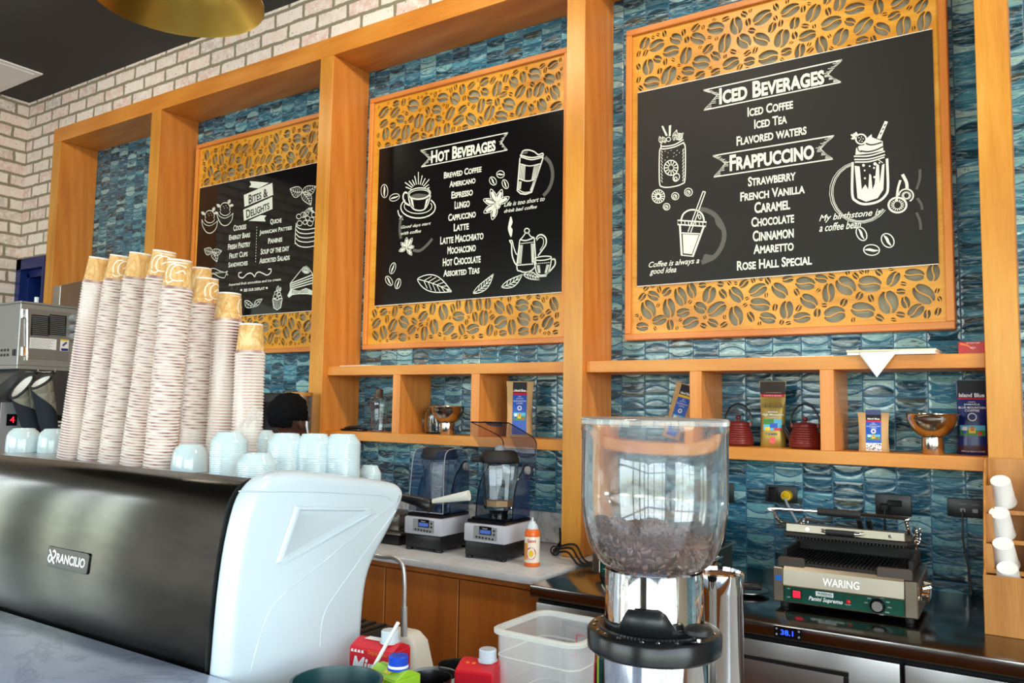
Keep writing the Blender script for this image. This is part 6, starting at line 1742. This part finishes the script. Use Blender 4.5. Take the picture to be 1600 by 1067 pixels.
# ---------------------------------------------------------------- oven stack at the far left with its mitts
def atx(u, v, x):
    dr_ = _fw + _rt*((u-800)/FPX) - _up*((v-533.5)/FPX); return CAM+dr_*((x-CAM.x)/dr_.x)
OX = -5.20
M_OV = mat('oven_steel', srgb(168, 172, 174), .34, .6)
ov = thing('oven_stack', 'stainless oven with a louvred side panel at the far left edge', 'oven', (-5.6, -.85, 0))
O0 = Vector(ov.location)
def ol(mb): bmesh.ops.translate(mb.bm, verts=list(mb.bm.verts), vec=-O0); return mb
yf = atx(33, 472, OX).y; zt, zb = 2.185, 1.802
b = MB(); b.box((-6.05, yf, zb), (OX, -.42, zt), .004, 1); up_ = obj('upper_cabinet', ol(b), M_OV, ov)
def sq4(u0, v0, u1, v1, off, thick=.004):
    p, q = atx(u0, v0, OX), atx(u1, v1, OX)
    return ((OX+off-thick, p.y, q.z), (OX+off, q.y, p.z))
b = MB(); b.box(*sq4(44, 482, 106, 564, .004), .001, 1); obj('side_door', ol(b), mat('door_steel', srgb(150, 155, 158), .3, .6), ov)
for (u0, u1) in ((50, 74), (78, 101)):
    b = MB()
    for k in range(11):
        p, q = atx(u0, 493+k*2.95, OX), atx(u1, 493+k*2.95, OX)
        b.prism([(OX+.004, p.z), (OX+.010, p.z-.004), (OX+.004, p.z-.007)], 'y', p.y, q.y)
    obj('louvre_bank', ol(b), M_OV, ov, 0)
    b = MB(); p, q = atx(u0-1, 491, OX), atx(u1+1, 526, OX); b.box((OX+.0036, p.y, q.z), (OX+.0046, q.y, p.z)); obj('vent_opening', ol(b), M_BLACK, ov, 0)
b = MB(); b.box(*sq4(46, 527, 87, 547, .0052, .001)); la = obj('rating_label', ol(b), M_WHITECARD, ov, 0)
b = MB()
for k in range(7):
    p, q = atx(48, 529.5+k*2.4, OX), atx(84-(k*5 % 9), 529.5+k*2.4, OX); b.box((OX+.0052, p.y, p.z-.0022), (OX+.0056, q.y, p.z+.0006))
obj('label_print', ol(b), M_GREY, la, 0)
b = MB(); b.box(*sq4(94, 530, 106, 549, .0052, .001)); ws = obj('warning_sticker', ol(b), M_WHITECARD, ov, 0)
b = MB(); b.box(*sq4(94, 530, 106, 533.5, .0058, .0006)); obj('yellow_band', ol(b), K_YEL, ws, 0)
b = MB(); b.box(*sq4(95, 544, 105.5, 548.5, .0058, .0006)); b.tube([atx(97, 540, OX)+Vector((.006, 0, 0)), atx(103, 535, OX)+Vector((.006, 0, 0))], .006, 6); obj('blue_symbol', ol(b), K_NAVY, ws, 0)
b = MB()
for v in (490, 549): q = atx(37.5, v, OX); b.box((OX-.01, q.y-.018, q.z-.03), (OX+.012, q.y+.018, q.z+.03), .004, 1)
q0, q1 = atx(41, 484, OX), atx(41, 563, OX); b.tube([q0+Vector((.012, 0, 0)), q1+Vector((.012, 0, 0))], .007, 8); obj('door_hinge', ol(b), M_CHROME, ov)
b = MB(); b.box((-6.06, yf-.004, zb-.022), (OX+.012, -.42, zb), .002, 1); b.box((-6.06, yf-.004, zt), (OX+.006, -.42, zt+.012), .002, 1); obj('edge_strip', ol(b), M_OV, ov)
for v in (498, 513, 526):
    q = atx(113, v, OX); b = MB(); b.cyl((OX, q.y, q.z), (OX+.05, q.y, q.z), .026, .022, 14); obj('pipe_fitting', ol(b), M_GREY, ov)
b = MB(); q = atx(16, 551, OX)
for k in range(3):
    for j in range(2): b.box((-5.33-.04*k, yf-.003, 1.86+.03*j), (-5.31-.04*k, yf, 1.875+.03*j))
b.box((-5.245, yf-.012, 1.86), (-5.225, yf, 1.90), .002, 1); obj('front_controls', ol(b), M_BLACK, ov, 0)
hp = atx(0, 600, OX)
b = MB(); b.prism([(yf+.02, zb-.023), (-.42, zb-.023), (-.42, 1.36), (yf-.10, 1.60), (hp.y-.05, 1.60), (hp.y-.05, hp.z-.05)], 'x', -6.05, OX-.002); obj('lower_hood', ol(b), mat('tinted_steel', srgb(96, 100, 104), .3, .7), ov, 0)
b = MB(); b.box((-6.03, -1.36, .88), (OX-.02, -.42, 1.36), .004, 1); obj('lower_cabinet', ol(b), mat('dark_steel', srgb(84, 86, 88), .3, 1.0), ov)
b = MB(); b.box((-6.05, -1.34, .06), (OX-.02, -.42, .88), .004, 1); obj('stand', ol(b), M_STEEL, ov)
q = atx(13, 665, OX-.018)
b = MB(); b.box((OX-.022, q.y-.05, q.z-.16), (OX-.014, q.y+.075, q.z+.14), .002, 1); pnl = obj('control_panel', ol(b), M_GREY, ov)
b = MB(); b.box((OX-.0145, q.y-.015, q.z+.0), (OX-.012, q.y+.045, q.z+.07)); obj('display', ol(b), M_BLKGLOSS, pnl, 0)
b = MB(); put_text(b, '4', lambda a, c: Vector((OX-.0112, q.y+.004+.026*a, q.z+.018+.038*c))); obj('red_digit', ol(b), mat('red_led', srgb(255, 30, 50), .5, emit=3.0, emit_col=srgb(255, 30, 50)), pnl, 0)
b = MB(); q = atx(94, 680, OX); 
for k in range(8): b.box((OX-.02, q.y-.05, q.z-.09+.024*k), (OX-.008, q.y+.06, q.z-.078+.024*k))
obj('side_grille', ol(b), M_WHITE2, ov, 0)
q = atx(57, 470, OX-.08)
b = MB(); b.cyl((q.x, q.y, zt+.0125), (q.x, q.y, zt+.055), .013, seg=14); obj('white_peg', ol(b), M_WHITE, ov)
# steel trough standing on the oven
q = atx(104, 470, -5.25)
b = MB(); b.prism([(-.065, 0), (.30, 0), (.30, .22), (.10, .185), (-.065, .125)], 'x', -.05, .04, .003, 1)
tag(obj('steel_trough', b, M_STEEL, None, 0, (-5.25, q.y, zt+.0125)), 'small steel trough standing on top of the oven stack', 'trough')

# two oven mitts hanging on the side of the oven
def mitt(label, cuff0, cuff1, tipu, xo):
    a, c = atx(*cuff0, xo), atx(*cuff1, xo); tip = atx(*tipu, xo)
    mid = (a+c)/2
    t = thing('oven_mitt', label, 'oven mitt', (OX+.02, mid.y, mid.z), 0, 'oven mitts on the oven side')
    o_ = Vector(t.location)
    ax = (c-a)/2; dpt = Vector((.075, 0, 0))
    secs = []; S_ = 20
    for i in range(9):
        f = i/8; ctr = mid+(tip-mid)*f; w_ = 1-.32*f-.30*max(0, f-.75)*2; dp = (1-.1*f-.5*max(0, f-.8)*2)
        tilt_ = ax*(1-f)+Vector((0, ax.length*.92, ax.length*.10))*f
        secs.append([ctr+tilt_*w_*math.cos(2*PI*k/S_)+dpt*dp*math.sin(2*PI*k/S_) - o_ for k in range(S_)])
    b = MB(); b.loft(secs, cap=False); b.face(secs[-1])
    bmesh.ops.remove_doubles(b.bm, verts=list(b.bm.verts), dist=1e-5)
    obj('mitt_body', b, mat('navy_mitt_cloth', srgb(14, 26, 40), .8), t, 60)
    # quilted grey wedge on the palm side
    b = MB(); nq = 8
    def P(u, v):
        k = (u*.5)*S_; i = .05+v*8*(.80*(1-u)+.01); i = max(0, min(7.99, i)); k0 = int(k) % S_; k1 = (k0+1) % S_; fk = k-int(k); i0 = int(i); fi = i-i0
        s0 = secs[i0][k0].lerp(secs[i0][k1], fk); s1 = secs[min(i0+1, 8)][k0].lerp(secs[min(i0+1, 8)][k1], fk); q = s0.lerp(s1, fi)
        cc = sum(secs[i0], Vector())/S_; return q+(q-cc).normalized()*.004
    b.grid(P, 12, 12)
    qm = mat('quilted_grey_cloth', srgb(132, 128, 116), .85)
    if 'quilt' not in qm:
        qm['quilt'] = 1; n = NT(qm); s = n.sep(n.map(n.coords(), (34, 34, 34), (0, 0, 0), (.6, 0, 0)))
        w1 = n.m('ABSOLUTE', n.m('SINE', n.m('ADD', s[1], s[2]))); w2 = n.m('ABSOLUTE', n.m('SINE', n.m('SUBTRACT', s[1], s[2])))
        n.bump(n.m('MINIMUM', w1, w2), .8, .01)
    obj('quilted_panel', b, qm, t, 60)
    ins = [[(p-(sum(s, Vector())/S_))*.9+(sum(s, Vector())/S_) for p in s] for s in secs[:4]]
    b = MB(); b.loft([secs[0], ins[0], ins[1], ins[2], ins[3]], cap=False); b.face(ins[3]); obj('lining', b, mat('white_lining', srgb(228, 226, 222), .9), t, 60)
    b = MB(); b.tube(secs[0], .008, 8, True); obj('cuff_trim', b, M_BLACK, t, 60)
    b = MB(); h0 = secs[0][0]; b.tube([secs[0][0], secs[0][0]+Vector((-.02, .03, .025)), secs[0][0]+Vector((-.05, .05, .01))], .005, 8); obj('hanging_loop', b, M_BLACK, t, 60)
    hw_ = o_+h0+Vector((-.02, .03, .020))
    b = MB(); b.tube([(OX, hw_.y, hw_.z), (hw_.x+.03, hw_.y, hw_.z), (hw_.x+.035, hw_.y, hw_.z+.015)], .005, 8); obj('hook_rod', ol(b), M_CHROME, ov, 60)
mitt('oven mitt nearer the left edge, grey quilted palm and white lining', (19, 622), (50, 586), (58, 688), -5.11)
mitt('oven mitt hanging right of the first, its cuff opening upwards', (50, 607), (77, 586), (80, 684), -4.93)

# ---------------------------------------------------------------- brass pendant shade
LP = Vector((-1.997, -2.362, 2.72)); LR = .232
lp = thing('pendant_lamp', 'brass pendant lamp shade cut off by the top edge of the photo', 'lamp', LP)
b = MB(); b.lathe([(LR, 0), (LR+.003, .003), (LR+.002, .010), (LR*.80, .060), (LR*.58, .115), (LR*.50, .16), (LR*.46, .30), (LR*.36, .36), (.05, .39), (.035, .42), (0, .42), (0, .40), (.045, .375), (LR*.42, .29), (LR*.46, .165), (LR*.54, .113), (LR*.76, .060), (LR-.004, .006), (LR, 0)], 64); obj('shade', b, M_BRASS, lp, 50)
b = MB(); b.lathe([(LR*.535, .1165), (LR*.44, .168), (LR*.40, .28), (.05, .36), (0, .365)], 48); obj('dark_socket_well', b, M_BLACK, lp, 60)
b = MB(); b.lathe([(0, .12), (.02, .124), (.03, .145), (.028, .17), (.015, .20), (.014, .24), (0, .24)], 24); obj('bulb', b, mat('unlit_frosted_bulb', srgb(230, 226, 214), .3), lp, 60)
b = MB(); b.cyl((0, 0, .41), (0, 0, ZC_-LP.z-.02), .006, seg=10); b.lathe([(0, ZC_-LP.z-.03), (.06, ZC_-LP.z-.03), (.06, ZC_-LP.z-.001), (0, ZC_-LP.z-.001)], 24); obj('hanging_rod', b, M_BLACK, lp, 40)

# ---------------------------------------------------------------- person working at the back counter, seen from behind
def person():
    px_, py_ = at(449, 650, -1.02).x, -1.02
    hz = at(446, 618, -1.02).z          # crown of the hair
    s = hz/1.70                          # body drawn 1.70 m tall, facing +y
    t = thing('person', 'person with short black hair at the back counter, seen from behind over the cups', 'person', (px_, py_, 0))
    bm = bmesh.new(); rad = {}
    def V(x, y, z, r): v = bm.verts.new((x*s, y*s, z*s)); rad[v] = r*s; return v
    def E(*vs):
        for a, c in zip(vs, vs[1:]): bm.edges.new((a, c))
    pel = V(0, 0, .95, .15); bel = V(0, .01, 1.08, .135); che = V(0, .01, 1.27, .155); nk = V(0, -.005, 1.40, .075); hb = V(0, .01, 1.485, .058); hd_ = V(0, .02, 1.535, .06)
    E(pel, bel, che, nk, hb, hd_)
    for sx in (-1, 1):
        sh_ = V(sx*.165, 0, 1.355, .068); el = V(sx*.235, .02, 1.08, .046); wr = V(sx*.19, .23, 1.0, .031); E(che, sh_, el, wr)
        hp = V(sx*.09, 0, .88, .105); kn = V(sx*.10, .02, .49, .068); an = V(sx*.10, -.02, .09, .045); to = V(sx*.11, .12, .045, .042); E(pel, hp, kn, an, to)
        pm = V(sx*.18, .30, .985, .030); E(wr, pm)
        for k, dx in enumerate((-.030, -.010, .010, .028)):
            f1 = V(sx*.18+dx, .345, .985, .011); f2 = V(sx*.18+dx*1.1, .385-.006*abs(k-1), .965, .010); f3 = V(sx*.18+dx*1.1, .40-.006*abs(k-1), .945, .009); E(pm, f1, f2, f3)
        t1 = V(sx*.18-sx*.035, .30, .975, .012); t2 = V(sx*.18-sx*.05, .335, .962, .010); E(pm, t1, t2)
    me = bpy.data.meshes.new('body'); vl = list(bm.verts); bm.verts.index_update(); rr = [rad[v] for v in vl]; bm.to_mesh(me); bm.free()
    o = bpy.data.objects.new('body', me); COL.objects.link(o)
    sk = o.modifiers.new('skin', 'SKIN'); 
    for i, r in enumerate(rr): me.skin_vertices[0].data[i].radius = (r, r)
    me.skin_vertices[0].data[0].use_root = True
    o.modifiers.new('sub', 'SUBSURF').levels = 2
    bpy.context.view_layer.update()
    body = bpy.data.meshes.new_from_object(o.evaluated_get(bpy.context.evaluated_depsgraph_get()))
    bpy.data.objects.remove(o)
    # head with brow, nose, lips, chin and ears, fused with the body into one surface
    mb = MB(); mb.bm.from_mesh(body)
    C_ = Vector((0, .03, 1.585))*s
    def hs(c, r): mb.sphere([C_[i]+c[i]*s for i in range(3)], [q*s for q in r], 20, 14)
    hs((0, -.012, .015), (.076, .094, .098)); hs((0, .030, -.045), (.058, .062, .075)); hs((0, .062, -.095), (.026, .022, .020))
    hs((0, .090, -.030), (.012, .018, .024)); hs((0, .096, -.044), (.017, .014, .011)); hs((0, .082, -.070), (.024, .010, .008)); hs((0, .070, .005), (.055, .022, .014))
    for sx in (-1, 1): hs((sx*.078, -.005, -.020), (.010, .022, .034)); hs((sx*.03, .076, -.005), (.016, .008, .008))
    me2 = bpy.data.meshes.new('body'); mb.bm.to_mesh(me2); mb.bm.free()
    o = bpy.data.objects.new('body', me2); COL.objects.link(o)
    rm = o.modifiers.new('fuse', 'REMESH'); rm.mode = 'VOXEL'; rm.voxel_size = .008; o.modifiers.new('soft', 'SMOOTH').iterations = 3
    bpy.context.view_layer.update()
    fin = bpy.data.meshes.new_from_object(o.evaluated_get(bpy.context.evaluated_depsgraph_get()))
    bpy.data.objects.remove(o)
    fin.name = 'body'
    for m_ in (mat('dark_brown_skin', srgb(84, 50, 36), .5), mat('black_shirt', srgb(22, 22, 26), .85), mat('black_trousers', srgb(26, 26, 30), .85), M_BLACK): fin.materials.append(m_)
    for p in fin.polygons:
        c = p.center/s
        p.material_index = 3 if c.z < .085 else 2 if c.z < .97 and not (abs(c.x) > .13 and c.z > .85 and c.y > .08) else 1 if c.z < 1.415 and not (c.y > .10 and c.z < 1.12) and not (abs(c.x) > .2 and c.z < 1.14) else 0
        p.use_smooth = True
    ob = bpy.data.objects.new('body', fin); COL.objects.link(ob); ob.parent = t
    # hair cap
    hb_ = MB(); tt = bmesh.new(); bmesh.ops.create_icosphere(tt, subdivisions=5, radius=1)
    kill = []
    for v in tt.verts:
        c = v.co.copy()
        n_ = 1+.05*mnoise.noise(c*5)+.03*mnoise.noise(c*14)
        v.co = Vector((c.x*.096, c.y*.112-.022, c.z*.108+.022))*n_*s+C_
        if (c.y > .45 and c.z < .55) or c.z < -.62 or (abs(c.x) > .55 and c.z < -.28 and c.y > -.35): kill.append(v)
    bmesh.ops.delete(tt, geom=kill, context='VERTS')
    hb_._merge(tt)
    hair = obj('hair', hb_, mat('black_hair', srgb(5, 6, 11), .85, spec=.15), t, 0)
    for p in hair.data.polygons: p.use_smooth = True
    md = hair.modifiers.new('thickness', 'SOLIDIFY'); md.thickness = .012; md.offset = -1
    b = MB(); e = C_+Vector((.091, .002, -.024))*s
    b.tube([e+Vector((0, .012, .012)), e+Vector((.004, .008, -.004)), e+Vector((.006, .012, -.028)), e+Vector((.005, .018, -.046))], [.006, .006, .0045, .004], 10); obj('white_earphone', b, M_WHITE, t, 60)
person()
